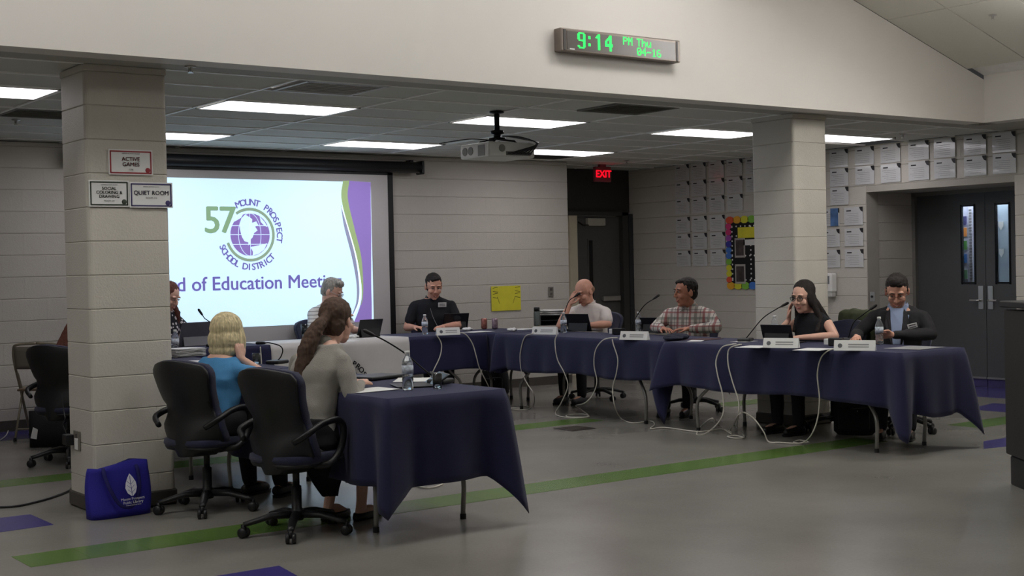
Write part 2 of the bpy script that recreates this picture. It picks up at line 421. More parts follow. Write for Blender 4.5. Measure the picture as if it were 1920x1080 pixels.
grille(4.25, 4.85, 7.98, 8.5, 'pale ceiling air grille beside the front light panel', mat('pale_grille', (205, 205, 205), .5))
for (x0, x1, y) in ((6.47, 6.96, 7.95), (8.78, 8.98, 11.975), (4.90, 5.31, 7.95)):
    o = bpy.data.objects.new('ceiling_tile', tm); C.objects.link(o); o.location = ((x0+x1)/2, y+TY/2, ZC+.010); o.scale.x = (x1-x0)/TX; o.parent = cl
def sprinkler(p, l, z=ZC, rot=0):
    e = empty('sprinkler', (p[0], p[1], z), 0, l, 'sprinkler')
    MB().lathe([(.035, 0), (.035, -.006), (.012, -.01), (.01, -.03), (0, -.031)], seg=12).build('escutcheon', chrome, e, True)
    MB().lathe([(0, -.038), (.018, -.038), (.018, -.041), (0, -.041)], seg=10).box((.012, 0, -.025), (.004, .004, .03)).box((-.012, 0, -.025), (.004, .004, .03)).build('deflector', chrome, e)
p = az(357, 124, ZC); sprinkler(p, 'small ceiling sprinkler just right of the near pillar top')
p = az(1693, 251, ZC); sprinkler(p, 'small ceiling sprinkler above the posted sheets right of the right pillar')
p = az(30, 229, ZC-.02); sprinkler(p, 'small ceiling sprinkler left of the near pillar')
p = az(1175, 304, ZC-.02); sprinkler(p, 'small ceiling sprinkler above the exit alcove')
q = ray(1861, 28); t_ = None
tt = 3.0
for it in range(400):
    P = Vector((0, 0, H))+q.normalized()*tt
    if P.z >= zv(P.x)-.01: break
    tt += .03
sprinkler((P.x, P.y), 'sprinkler in the sloped hall ceiling at upper right', zv(P.x))
# baseboards
def bb(name, c, d): tag(MB().box(c, d).build(name, basem), kind='structure')
bb('baseboard_back', ((-1+10.29)/2, YB-.003, .05), (11.3, .014, .1))
bb('baseboard_right', (XR-.003, (9.67+13.6)/2, .05), (.014, 3.9, .1))
bb('baseboard_right_near', (XR-.003, (5.2+7.83)/2, .05), (.014, 2.6, .1))
# ---- the two block pillars
def pillar(name, x0, x1, y0, y1, label):
    e = MB().box(((x0+x1)/2, (y0+y1)/2, ZC/2), (x1-x0-.016, y1-y0-.016, ZC)).build(name, mort); tag(e, label, kind='structure')
    k = 0; z = 0.
    while z < ZC-.02:
        zt = min(z+BH, ZC); sx = x0+(x1-x0)*(.36 if k % 2 else .78)
        if k > 2: sx = x1
        for a, b in ((x0, sx), (sx, x1)):
            if b-a < .02: continue
            m = bmesh.new(); r = bmesh.ops.create_cube(m, size=1)
            for v in r['verts']: v.co = Vector((v.co.x*(b-a-(.001 if sx != x1 else 0)), v.co.y*(y1-y0), v.co.z*(zt-z-.001)))
            ed = [e2 for e2 in m.edges if abs(e2.verts[0].co.z-e2.verts[1].co.z) > .05 and ((e2.verts[0].co.x < 0 and a == x0) or (e2.verts[0].co.x > 0 and b == x1))]
            bmesh.ops.bevel(m, geom=ed, offset=.028, segments=4, affect='EDGES', profile=.5)
            ed = [e2 for e2 in m.edges if abs(e2.verts[0].co.z-e2.verts[1].co.z) < 1e-5]
            bmesh.ops.bevel(m, geom=ed, offset=.0045, segments=1, affect='EDGES')
            me = bpy.data.meshes.new('concrete_block'); m.to_mesh(me); m.free(); me.materials.append(wallp)
            o = link('concrete_block', me, None, e); o.location = ((a+b)/2, (y0+y1)/2, (z+zt)/2)
        z += BH; k += 1
    m = MB().box(((x0+x1)/2, (y0+y1)/2, .05), (x1-x0+.016, y1-y0+.016, .1), bev=.012); m.build('pillar_base', basem, e)
    return e
pillar('pillar', 2.729, 3.24, 7.933, 8.37, 'near painted concrete block pillar with three posted signs')
pillar('pillar', 8.77, 9.20, 7.81, 8.29, 'far painted concrete block pillar right of the projector')
# ---- alcove with the open exit door
ya = 13.62
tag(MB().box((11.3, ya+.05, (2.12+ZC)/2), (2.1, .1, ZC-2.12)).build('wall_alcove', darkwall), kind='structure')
tag(MB().box((10.2, (YB+ya)/2+.2, ZC/2), (.16, ya-YB+.2, ZC)).build('wall_alcove_left', gyp), kind='structure')
pl_ = ay(1063, 500, ya); prr = ay(1168, 500, ya)
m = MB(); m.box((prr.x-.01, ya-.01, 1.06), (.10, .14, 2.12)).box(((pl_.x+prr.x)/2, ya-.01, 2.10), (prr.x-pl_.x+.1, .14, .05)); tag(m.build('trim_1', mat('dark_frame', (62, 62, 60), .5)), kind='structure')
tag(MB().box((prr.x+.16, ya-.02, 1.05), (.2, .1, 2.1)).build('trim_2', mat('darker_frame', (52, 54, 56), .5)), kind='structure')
tag(MB().box((12.6, 15.6, 1.35), (3.6, .1, 2.7)).build('wall_beyond', mat('beyond_paint', (190, 182, 168), .6)), kind='structure')
tag(MB().box((11.02, ya-.02, 1.06), (.13, .06, 2.12)).build('trim_3', mat('cream_jamb', (225, 215, 190), .6)), kind='structure')  # jamb in light cream paint
ds = empty('door_1', (11.11, ya+.02, 0)); ds['kind'] = 'structure'; ds['label'] = 'grey exit door leaf standing ajar in the alcove'
MB().box((.385, 0, 1.04), (.77, .045, 2.06), bev=.003).build('door_leaf', doorm, ds)
MB().box((.30, -.055, 1.99), (.3, .06, .1), bev=.006).build('door_closer', mat('closer_paint', (178, 174, 160), .5), ds)
MB().tube([(.16, -.08, 1.95), (.03, -.11, 1.95), (.0, -.06, 1.99)], .008).build('closer_arm', blkm, ds)
MB().box((.23, -.026, 1.26), (.1, .008, 1.02)).build('vision_frame', doorm, ds)
MB().box((.23, -.031, 1.26), (.062, .004, .98)).build('vision_glass', mat('dark_pane', (22, 22, 24), .15, var=0), ds)
MB().box((.55, -.06, .98), (.3, .03, .07), bev=.006).box((.42, -.04, .98), (.03, .04, .05)).box((.69, -.04, .98), (.03, .04, .05)).build('push_bar', chrome, ds)
for z in (.25, 1.05, 1.9): MB().lathe([(.012, -.05), (.012, .05)], (.0, -.03, z), 8).build('hinge', blkm, ds)
# exit sign
p = ay(1129, 327, 12.95); ex = empty('exit_sign', (p.x, 12.95, 0), 0, 'red illuminated exit sign in the dark alcove opening', 'sign')
MB().box((0, 0, p.z), (.26, .05, .19), bev=.006).box((0, 0, ZC-.04), (.1, .04, .1)).build('sign_housing', mat('exit_housing', (150, 60, 70), .5), ex)
text('EXIT', .125, mat('exit_red', (255, 25, 60), .5, var=0, emit=.55), frame((.0, -.029, p.z), (1, 0, 0), (0, 0, 1)), ex, bold=.02)
# double doors
def ddoor(name, ya_, yb_, hinge_hi, lbl):
    e = empty(name, (XD, 0, 0)); e['kind'] = 'structure'; e['label'] = lbl
    w0, w1 = (ya_, yb_); g = .13
    wy = (w0+.13, w0+.30) if hinge_hi else (w1-.30, w1-.13)
    m = MB(); z0, z1, zt = 1.14, 1.99, 2.13
    m.box((.025, (w0+w1)/2, (z0+.09)/2), (.045, w1-w0-.006, z0-.09)).box((.025, (w0+w1)/2, (z1+zt)/2), (.045, w1-w0-.006, zt-z1))
    m.box((.025, (w0+wy[0])/2+.0015, (z0+z1)/2), (.045, wy[0]-w0-.003, z1-z0)).box((.025, (w1+wy[1])/2-.0015, (z0+z1)/2), (.045, w1-wy[1]-.003, z1-z0)); m.build('door_leaf', mat('double_door_paint', (80, 81, 82), .4, var=.03), e)
    MB().box((.025, (wy[0]+wy[1])/2, (z0+z1)/2), (.012, wy[1]-wy[0], z1-z0)).build('glass_pane', glassm, e)
    fm = MB(); c = (wy[0]+wy[1])/2
    for q in (wy[0], wy[1]): fm.box((-.002, q, (z0+z1)/2), (.012, .016, z1-z0+.03))
    for q in (z0, z1): fm.box((-.002, c, q), (.012, wy[1]-wy[0], .016))
    fm.build('pane_frame', blkm, e)
    hy = w0+.06 if hinge_hi else w1-.06
    MB().box((-.005, hy, .98), (.012, .065, .26), bev=.004).build('lock_plate', chrome, e)
    s = 1 if hinge_hi else -1
    MB().tube([(-.012, hy, .95), (-.05, hy, .95), (-.055, hy+s*.02, .95), (-.055, hy+s*.11, .95)], .011).build('lever_handle', chrome, e)
    MB().box((-.002, (w0+w1)/2, .10), (.02, w1-w0-.01, .02)).build('door_sweep', chrome, e)
    MB().box((.02, (w0+w1)/2, .046), (.03, w1-w0-.01, .088)).build('kick_strip', mat('purple_kick', (66, 60, 104), .4), e)
    return e, wy
YM = ax(1848, 500, XD).y
d1, wy1 = ddoor('door_2', YM, 9.64, True, 'left leaf of the grey double doors, papers seen through its pane')
d2, wy2 = ddoor('door_3', 7.86, YM, False, 'right leaf of the grey double doors, pale pane')
m = MB(); m.box((XD+.0, 9.655, 1.075), (.09, .05, 2.15)).box((XD, 7.845, 1.075), (.09, .05, 2.15)).box((XD, 8.75, 2.155), (.09, 1.86, .05)); tag(m.build('trim_4', framem), kind='structure')
# notices seen through the left pane
nb = empty('notice_board', (13.243, (wy1[0]+wy1[1])/2+.27, 1.56), 0, 'colourful paper notices seen through the pane of the left double door', 'notice')
MB().box((0, .02, 0), (.01, .24, .95)).build('backing_sheet', mat('lilac_sheet', (205, 208, 232), .6), nb)
for i, (c, z) in enumerate((((70, 70, 120), .28), ((222, 140, 60), .15), ((90, 160, 80), .0), ((60, 120, 190), -.15), ((120, 170, 130), -.33))):
    MB().box((-.008, .045, z), (.004, .11, .10)).build('notice', mat('notice_%d' % i, c, .6), nb)
MB().box((-.008, -.06, 0), (.004, .05, .86)).build('notice', mat('notice_white', (225, 225, 235), .6), nb)
for i in range(24): MB().box((-.012, -.06, .4-i*.034), (.003, .034, .006)).build('printed_line', ink, nb)
nb2 = empty('notice_board', (13.243, (wy2[0]+wy2[1])/2+.25, 1.56), 0, 'pale poster with shield marks seen through the right door pane', 'notice')
MB().box((0, 0, 0), (.01, .26, .95)).build('backing_sheet', mat('pale_blue_sheet', (150, 165, 180), .6), nb2)
for z in (.2, -.1):
    MB().poly([(-.008, -.03, z+.05), (-.008, .03, z+.05), (-.008, .03, z), (-.008, 0, z-.045), (-.008, -.03, z)], (-.003, 0, 0)).build('shield_mark', whitep, nb2)
# unseen lamp added to brighten the notices behind the door panes
e = empty('ceiling_light', (13.06, 9.0, 2.45), 0, 'added lamp lighting the notices behind the double doors, out of view', 'light')
MB().box((0, 0, 0), (.2, 1.4, .03)).build('diffuser', mat('added_lamp_diffuser', (240, 246, 255), .5, var=0, emit=45), e); MB().box((0, 0, .03), (.24, 1.44, .03)).build('light_frame', teem, e)
e = empty('ceiling_light', (11.6, 14.6, 2.5), 0, 'lamp of the hallway beyond the exit door, out of view', 'light')
MB().box((0, 0, 0), (.9, .3, .03)).build('diffuser', hallm, e); MB().box((0, 0, .03), (.94, .34, .03)).build('light_frame', teem, e)

# ================================================================== TABLES AND CLOTHS
def table(name, x0, x1, y0, y1, label, legs='y'):
    e = empty(name, ((x0+x1)/2, (y0+y1)/2, 0), 0, label, 'table', 'folding tables of the horseshoe')
    a, b = x1-x0, y1-y0
    MB().box((0, 0, .725), (a-.01, b-.01, .03), bev=.006).build('tabletop', mat('laminate', (150, 145, 138), .5), e)
    long_y = b > a
    for s in (-1, 1):
        for t in (-1, 1):
            if long_y: top = (t*(a/2-.10), s*(b/2-.42), .71); mid = (t*(a/2-.11), s*(b/2-.40), .42); low = (t*(a/2-.07), s*(b/2-.27), .25); ft = (t*(a/2-.07), s*(b/2-.27), .0)
            else: top = (s*(a/2-.42), t*(b/2-.10), .71); mid = (s*(a/2-.40), t*(b/2-.11), .42); low = (s*(a/2-.27), t*(b/2-.07), .25); ft = (s*(a/2-.27), t*(b/2-.07), 0)
            MB().tube(cr([top, mid, low, (ft[0], ft[1], .02)], 6), .014).build('leg', greym, e, True)
            MB().lathe([(.018, 0), (.018, .03)], (ft[0], ft[1], 0), 10).build('rubber_foot', blk, e)
    return e
def cloth_on(name, x0, x1, y0, y1, drop, label, m=cloth, corner=1.45, flare=.07, seed=1, flat_sides=(), z=.748, extra={}, cat='tablecloth', group='navy cloths on the horseshoe tables', wav=.012, tips=None):
    """rectangular cloth: flat top, hanging sides, corners that gather into hanging points"""
    rnd = random.Random(seed); b = bmesh.new(); NV = 12; P = []
    D = drop if isinstance(drop, tuple) else (drop,)*4; TP = tips or tuple(max(D)*corner for _ in range(4))
    cx, cy = (x0+x1)/2, (y0+y1)/2
    def side(pa, pb, n, sid):
        L_ = (Vector(pb)-Vector(pa)).length; k = max(8, int(L_/.022))
        for i in range(k): P.append((Vector(pa).lerp(Vector(pb), i/k), n, sid, i/k*L_, L_))
    side((x0, y0, 0), (x1, y0, 0), Vector((0, -1, 0)), 0); side((x1, y0, 0), (x1, y1, 0), Vector((1, 0, 0)), 1)
    side((x1, y1, 0), (x0, y1, 0), Vector((0, 1, 0)), 2); side((x0, y1, 0), (x0, y0, 0), Vector((-1, 0, 0)), 3)
    rows = []; ph = [rnd.random()*6 for _ in range(8)]
    top = [b.verts.new((p.x, p.y, z)) for p, *_ in P]; rows.append(top)
    for j in range(1, NV+1):
        u = j/NV; row = []
        for (p, n, sid, s, L_) in P:
            dc = min(s, L_-s); cw = math.exp(-(dc/.085)**2)         # closeness to a corner
            nc = (sid if s < L_/2 else (sid+1) % 4); wq = max(0, 1-dc/.13)**1.2; ds_ = D[sid]+(D[(sid+1) % 4]-D[sid])*.5*max(0, 1-(L_-s)/.3)+(D[(sid-1) % 4]-D[sid])*.5*max(0, 1-s/.3); dropx = ds_*(1-wq)+TP[nc]*wq
            cn = Vector(((-1 if p.x < cx else 1), (-1 if p.y < cy else 1), 0)).normalized()
            wv = wav*u*(math.sin(s*21+ph[sid])+.7*math.sin(s*9+ph[sid+4]))
            tg = Vector((-n.y, n.x, 0)); pin = -cw*u*.03
            off = n*(.008+.018*u+wv*(1-cw)) + cn*(flare*u**.8*cw*(1.0 if sid not in flat_sides else 0))
            # the gather: pull in the flanks of the corner
            fl2 = math.exp(-((dc-.15)/.05)**2)*u*.04
            off -= n*fl2*.8
            tz = z-.004-dropx*u+(.0 if sid in flat_sides else .012*math.sin(s*5+ph[sid])*u)
            row.append(b.verts.new((p.x+off.x, p.y+off.y, max(tz, .012))))
        rows.append(row)
    n = len(P)
    for a, c in zip(rows, rows[1:]):
        for i in range(n): b.faces.new((a[i], a[(i+1) % n], c[(i+1) % n], c[i]))
    b.faces.new(top)
    bmesh.ops.recalc_face_normals(b, faces=b.faces)
    me = bpy.data.meshes.new(name); b.to_mesh(me); b.free(); me.materials.append(m)
    for p in me.polygons: p.use_smooth = len(p.vertices) == 4
    o = bpy.data.objects.new(name, me); C.objects.link(o)
    sm = o.modifiers.new('thick', 'SOLIDIFY'); sm.thickness = .003; sm.offset = 1
    return tag(o, label, cat, group)
T = .748
table('folding_table', 3.63, 4.34, 6.03, 8.42, 'folding table nearest the camera, under the navy cloth beside the woman in grey')
table('folding_table', 3.63, 4.34, 8.52, 10.90, 'folding table behind the near pillar, second of the left row')
table('folding_table', 3.75, 5.56, 11.36, 12.02, 'folding table at the back left, in front of the woman in the floral top')
table('folding_table', 5.62, 8.02, 11.36, 12.02, 'folding table under the white banner below the projection screen')
table('folding_table', 8.08, 8.70, 11.18, 12.02, 'small folding table in the back corner, carrying the drink cans')
table('folding_table', 7.97, 8.66, 8.66, 11.05, 'folding table in front of the bald man and the plaid shirt man')
table('folding_table', 7.93, 8.63, 6.10, 8.50, 'folding table at the right end, in front of the man in the blazer')
cloth_on('tablecloth', 3.61, 4.36, 6.0, 8.44, (.475, .46, .4, .46), 'navy tablecloth hanging to a point at the corner nearest the camera', seed=2, tips=(.60, .68, .5, .5), flare=.1)
cloth_on('tablecloth', 3.61, 4.36, 8.50, 10.92, .40, 'navy tablecloth half hidden behind the near pillar and the blonde woman', seed=3, z=.7475, corner=1.3)
cloth_on('tablecloth', 3.73, 5.58, 11.34, 12.04, .36, 'navy tablecloth left of the white banner cloth, with a white cord over it', seed=4, corner=1.15)
cloth_on('tablecloth', 5.60, 8.02, 11.34, 12.04, .36, 'navy tablecloth partly under the white banner, in front of the man in the black polo', seed=5, corner=1.1, z=.7475, wav=.009, flare=.02)
cloth_on('tablecloth', 8.06, 8.72, 11.16, 12.04, .38, 'navy tablecloth of the small corner table carrying the drink cans', seed=8, corner=1.1, z=.7478, flare=.02)
cloth_on('tablecloth', 7.95, 8.68, 8.62, 11.07, (.35, .35, .35, .345), 'navy tablecloth of the middle right table, its long corner hanging between two tables', seed=6, tips=(.70, .5, .42, .40), z=.7475, flare=.05)
cloth_on('tablecloth', 7.91, 8.65, 6.07, 8.53, (.475, .40, .37, .37), 'navy tablecloth at the right end, in front of the man in the blazer', seed=7, tips=(.64, .66, .45, .42), flare=.12)
# white banner cloth over the front of the back table
m = MB(); b = m.b; N_ = 40; rows = []
for j in range(14):
    row = []
    for i in range(N_+1):
        x = 5.57+(7.07-5.57)*i/N_
        if j < 4: y = 11.95-(11.95-11.325)*j/3; z = .7525
        else: u = (j-3)/10; y = 11.315-.022*u-.006*math.sin(x*17)*u-.004; z = .7525-.58*u
        row.append(b.verts.new((x, y, z)))
    rows.append(row)
for a, c in zip(rows, rows[1:]):
    for i in range(N_): b.faces.new((a[i], a[i+1], c[i+1], c[i]))
wbn = m.build('banner_cloth', whitec, None, True); tag(wbn, 'white banner cloth with a round school emblem over the back table front', 'tablecloth')
sm = wbn.modifiers.new('t', 'SOLIDIFY'); sm.thickness = .002
EC = Vector((6.30, 11.275, .30))
def ring_text(s, rad, size, a0, a1, Mx, m, parent, inward=False, name='lettering'):
    """letters of s one by one round a circle, angles in degrees clockwise from the top"""
    for i, ch in enumerate(s):
        if ch == ' ': continue
        a = math.radians(a0+(a1-a0)*i/(len(s)-1)); p = Vector((rad*math.sin(a), rad*math.cos(a), 0))
        rr = Matrix.Rotation(-a+(PI if inward else 0), 4, 'Z')
        text(ch, size, m, Mx @ Matrix.Translation(p) @ rr, parent, name, bold=.03)
def arc(rad0, rad1, a0, a1, Mx, m, parent, name, ext=.0008, n=40):
    q = MB(); vs = []
    for i in range(n+1):
        a = math.radians(a0+(a1-a0)*i/n); vs.append([q.b.verts.new((r*math.sin(a), r*math.cos(a), ext)) for r in (rad0, rad1)])
    for x, y in zip(vs, vs[1:]): q.b.faces.new((x[0], x[1], y[1], y[0]))
    q.xform(Mx); return q.build(name, m, parent)
FM = frame(EC, (1, 0, 0), (0, 0, 1))
ring_text('MOUNT PROSPECT', .255, .075, -38, 106, FM, ink, wbn)
ring_text('SCHOOL DISTRICT', .255, .075, 238, 128, FM, ink, wbn, True)
arc(.165, .2, -30, 225, FM, ink, wbn, 'emblem_ring')
for ch_, dx_ in (('5', -.33), ('7', -.22)): text(ch_, .19, ink, FM @ Matrix.Translation((dx_, .05, 0)), wbn)

# ================================================================== PROJECTION SCREEN
YS = 12.66
xr_ = 7.74; xl = 4.3
xl = 4.3
scr = empty('projection_screen', ((xl+xr_)/2, YS, 0), 0, 'large pull-down projection screen showing the board meeting title slide', 'screen')
def W(o):   # parent a world-placed mesh under scr
    o.parent = scr; o.matrix_parent_inverse = Matrix.Translation((-(xl+xr_)/2, -YS, 0)); return o
W(MB().box(((xl+xr_)/2, YS, 1.49), (xr_-xl, .004, 1.98)).build('screen_fabric', mat('screen_white', (196, 192, 190), .8, var=.01)))
xm = (xl+xr_)/2
W(MB().box((xr_-.03, YS-.004, 1.49), (.065, .004, 1.98)).build('screen_border', blk)); W(MB().box((xl+.03, YS-.004, 1.49), (.065, .004, 1.98)).build('screen_border', blk))
W(MB().box((xm, YS-.004, 2.47), (xr_-xl, .004, .03)).build('screen_border', blk))
W(MB().box((xm, YS-.005, .50), (xr_-xl, .02, .05), bev=.005).build('bottom_bar', blk))
zt0 = ay(783, 305, YS-.06).z; zt1 = ay(783, 319, YS-.06).z
W(MB().tube([(xl-.12, YS-.02, 2.545), (8.10, YS-.02, 2.545)], .062, 14).build('roller_case', blk, None, True))
for x in (xl-.12, 8.10): W(MB().box((x, YS-.01, 2.545), (.03, .15, .15), bev=.01).build('end_cap', blk))
W(MB().box((8.0, YS+.05, 2.6), (.04, .1, .06)).build('wall_bracket', blk))
# slide: emissive because it is projected light
slide_m = mat('slide_white', (205, 236, 255), .8, var=0, emit=.86)
s_pur = mat('slide_purple', (146, 122, 196), .8, var=0, emit=.55); s_pur2 = mat('slide_lettering', (132, 124, 180), .8, var=0, emit=.55)
s_grn = mat('slide_green', (148, 172, 148), .8, var=0, emit=.6); s_grn2 = mat('slide_leaf_green', (160, 185, 130), .8, var=0, emit=.55); s_gry = mat('slide_grey', (150, 155, 185), .8, var=0, emit=.55)
s_wht = mat('slide_bright', (235, 250, 255), .8, var=0, emit=.95)
y0_ = YS-.0065
def sp(x, y): p = ay(x, y, y0_); return p
TL = sp(316, 336); TR = sp(695, 342); BR = sp(697, 602)
sx0, sx1, sz0, sz1 = 4.6, TR.x, (BR.z), (sp(637, 340).z+TR.z)/2
W(MB().box(((sx0+sx1)/2, y0_+.002, (sz0+sz1)/2), (sx1-sx0, .002, sz1-sz0)).build('projected_slide', slide_m))
def strip(pa, pb, m, k, name):
    q = MB(); A = cr([(sp(*p).x, y0_-.001*k, sp(*p).z) for p in pa], 6); B = cr([(sp(*p).x, y0_-.001*k, sp(*p).z) for p in pb], 6)
    va = [q.b.verts.new(v) for v in A]; vb = [q.b.verts.new(v) for v in B]
    for i in range(len(va)-1): q.b.faces.new((va[i], va[i+1], vb[i+1], vb[i]))
    W(q.build(name, m))
def clampz(pts): return pts
e1 = [(643, 339), (641, 372), (655, 430), (668, 480), (676, 530), (672, 570), (662, 604)]
strip([(655, 339), (652, 372), (664, 430), (676, 480), (680, 530), (676, 570), (664, 604)], [(695, 342)]*1+[(695, 372), (696, 430), (696, 480), (696, 530), (697, 570), (697, 602)], s_pur, .4, 'slide_purple_field')
strip(e1[:1]+[(640, 372), (654, 430), (668, 480), (677, 530), (678, 560), (676, 572)], [(655, 339), (652, 372), (665, 430), (677, 480), (681, 530), (680, 560), (677, 572)], s_grn2, .8, 'slide_green_wave')
strip([(639, 385), (645, 425), (659, 480), (668, 530), (668, 565), (660, 590)], [(640, 385), (651, 425), (666, 480), (673, 530), (672, 565), (661, 592)], s_gry, 1.2, 'slide_grey_wave')
strip([(640, 388), (651, 425), (666, 480), (674, 530), (673, 565), (662, 592)], [(641, 388), (653, 425), (668.5, 480), (676.5, 530), (675, 565), (662.6, 594)], s_wht, 1.4, 'slide_white_wave')
gc = sp(469, 440); FG = frame((gc.x, y0_-.002, gc.z), (1, 0, 0), (0, 0, 1)); pxm = sp(569, 440).x-gc.x; pxm /= 100   # metres per photo pixel across
k_ = .2032/.2032
GR = 36*pxm*1.0
W(arc(0, GR*1.0, 0, 360, FG, s_pur, None, 'globe', .0004)); W(arc(GR*1.12, GR*1.26, -35, 252, FG, s_grn, None, 'emblem_ring', .0004))
# land masses (irregular patches) and graticule
def patch(pts, k, m=slide_m): q = MB(); q.poly([FG @ Vector((x*GR, y*GR, .0008*k)) for x, y in pts]); W(q.build('continent', m))
patch([(-.42, .78), (-.2, .92), (.0, .80), (.12, .72), (.1, .55), (.32, .62), (.42, .45), (.25, .38), (.38, .2), (.2, .08), (.12, -.12), (.02, -.22), (.0, -.42), (-.12, -.5), (-.1, -.36), (-.3, -.3), (-.42, -.1), (-.5, .2), (-.52, .5)], 1)
patch([(.5, .85), (.75, .6), (.9, .35), (.7, .45), (.55, .6)], 1)
patch([(.0, -.58), (.3, -.52), (.7, -.45), (.85, -.4), (.7, -.7), (.4, -.9), (.1, -.98), (.12, -.8)], 1)
patch([(-.55, .98), (-.3, 1.0), (-.45, .78), (-.78, .6), (-.7, .75)], 1)
for f in (-.45, .0, .42):
    h = math.sqrt(1-f*f)*GR; W(MB().box((0, 0, .0012), (2*h, .006, .0004)).xform(FG @ Matrix.Translation((0, f*GR, 0))).build('graticule_line', slide_m))
for f in (-.6, 0.0, .55): 
    q = MB(); q.tube([FG @ Vector((f*GR*math.cos(a), GR*math.sin(a), .0014)) for a in [(-PI/2+PI*i/16) for i in range(17)]], .0028, 4); W(q.build('graticule_line', slide_m))
pr0 = len(C.objects)
ring_text('MOUNT PROSPECT', GR*1.50, GR*.43, -22, 100, FG, s_pur2, scr)
ring_text('SCHOOL DISTRICT', GR*1.52, GR*.43, 248, 134, FG, s_pur2, scr, True)
p57 = sp(414, 415)
for ch_, dx_ in (('5', -.082), ('7', .082)): text(ch_, .38, s_grn, frame((p57.x-.01+dx_, y0_-.0015, p57.z), (1, 0, 0), (0, 0, 1)), scr, bold=.02)
pt = sp(640, 527); ptl = sp(345, 531)
text('Board of Education Meeting', .198, s_pur2, frame((pt.x, y0_-.0015, (pt.z+ptl.z)/2-.01), (1, 0, 0), (0, 0, 1)), scr, align='RIGHT', bold=.018)
for o in scr.children:
    o.matrix_parent_inverse = Matrix.Translation((-(xl+xr_)/2, -YS, 0))

# ================================================================== WALL THINGS
YW = YB-.003
def at_wall(x, y, Y=YB): return ay(x, y, Y)
a, b_ = at_wall(920, 537), at_wall(976, 581)
c0 = Vector(((a.x+b_.x)/2, YW-.006, (a.z+b_.z)/2)); pw, phh = abs(b_.x-a.x), abs(a.z-b_.z)
e = MB().box((0, 0, 0), (pw, .002, phh)).build('poster', mat('yellow_poster_card', (222, 214, 60), .7)); e.location = c0; tag(e, 'yellow poster on the back wall with a few pencil marks', 'poster')
for s, xs in ((-1, -.38), (1, .38)):
    for k in range(4): q = MB().tube([(xs*pw-.03, -.002, phh*.42-k*.035), (xs*pw+.04, -.002, phh*.42-k*.035+.012*(-1)**k)], .0025, 4); q.build('pencil_mark', ink, e)
    MB().tube([(xs*pw*.8, -.002, .02), (xs*pw*.6, -.002, -.06)], .002, 4).build('pencil_mark', ink, e)
def plate(p, n, w_, h_, label, kind='outlet', m=None):
    e = empty(kind, p, math.atan2(n[1], n[0])+PI/2, label, 'outlet' if kind == 'outlet' else 'switch')
    MB().box((0, -.004, 0), (w_, .008, h_), bev=.002).build('cover_plate', m or mat('grey_plate', (120, 116, 108), .5), e)
    for z in (-.028, .028): MB().box((0, -.009, z), (.032, .004, .03), bev=.001).build('socket', mat('plate_inner', (84, 80, 76), .5), e)
    return e
p = at_wall(1032, 547); plate((p.x, YB-.008, p.z), (0, -1), .075, .118, 'grey wall outlet on the back wall behind the bald man')
p = ax(1637, 556, XR); e = empty('door_release', (XR-.006, p.y, p.z), -PI/2, 'small round-buttoned metal plate on the block wall left of the double doors', 'switch')
MB().box((0, -.004, 0), (.07, .01, .11), bev=.003).build('cover_plate', chrome, e); MB().lathe([(.014, 0), (.014, .012), (0, .014)], (0, -.008, 0), 12, Matrix.Rotation(PI/2, 4, 'X')).build('key_switch', blk, e)
# hand sanitiser dispenser
p = ax(1562, 533, XR); e = empty('soap_dispenser', (XR-.006, p.y, p.z), -PI/2, 'white hand sanitizer dispenser on the wall right of the far pillar', 'dispenser')
MB().box((0, -.05, .02), (.13, .1, .22), bev=.02, seg=3).build('dispenser_cover', whitep, e); MB().box((0, -.05, -.115), (.11, .085, .06), bev=.012, seg=2).build('push_lever', mat('pale_grey_plastic', (190, 190, 186), .4), e)
MB().box((.02, -.102, .05), (.035, .003, .09)).build('clear_window', mat('grey_window', (120, 122, 126), .2), e)
# posted sheets
sheet_m = mat('laminated_sheet', (205, 206, 205), .22, var=.03, nscale=30, bump=.35, bscale=9, coat=.4)
sheet_g = mat('sheet_shadow', (168, 169, 168), .3)
shm = MB().box((0, 0, 0), (.262, .002, .2)).mesh('posted_sheet', sheet_m)
nub = MB().poly([(.131, -.0015, .1), (.131, -.0015, .045), (.105, -.0015, .055), (.088, -.0015, .08), (.082, -.0015, .1)], (0, -.001, 0)).mesh('corner_emblem', ink)
ttl = MB().box((-.065, -.002, .062), (.065, .001, .013)).mesh('title_line', ink)
tlm = mat('grey_print', (150, 150, 150), .6, var=0)
lns = MB()
for k in range(6): lns.box((-.02+.012*(k % 3), -.002, .03-.02*k), (.18-.025*(k % 3), .001, .004))
lns = lns.mesh('text_lines', tlm)
def sheet(y, z, label, seed):
    o = link('posted_sheet', shm, None); o.location = (XR-.007, y, z); o.rotation_euler = (0, (seed % 5-2)*.004, -PI/2)
    tag(o, label, 'paper', 'laminated sheets posted on the right wall')
    for me in (nub, ttl, lns): link(me.name, me, None, o)
ordn = ['first', 'second', 'third', 'fourth', 'fifth', 'sixth', 'seventh']
rowsL = ['top row', 'second row', 'third row', 'fourth row', 'fifth row', 'bottom row']
zL = [2.585, 2.37, 2.155, 1.915, 1.70, 1.485]; yL = [12.58, 12.28, 11.965, 11.655, 11.34]
for r, z in enumerate(zL):
    for c in range(5 if r < 2 else (4 if r == 2 else 3)):
        sheet(yL[c], z, 'laminated sheet left of the far pillar, %s, %s from the left' % (rowsL[r], ordn[c]), r*7+c)
yR = [10.035, 9.675, 9.325, 8.96, 8.635, 8.27, 7.935+.0]
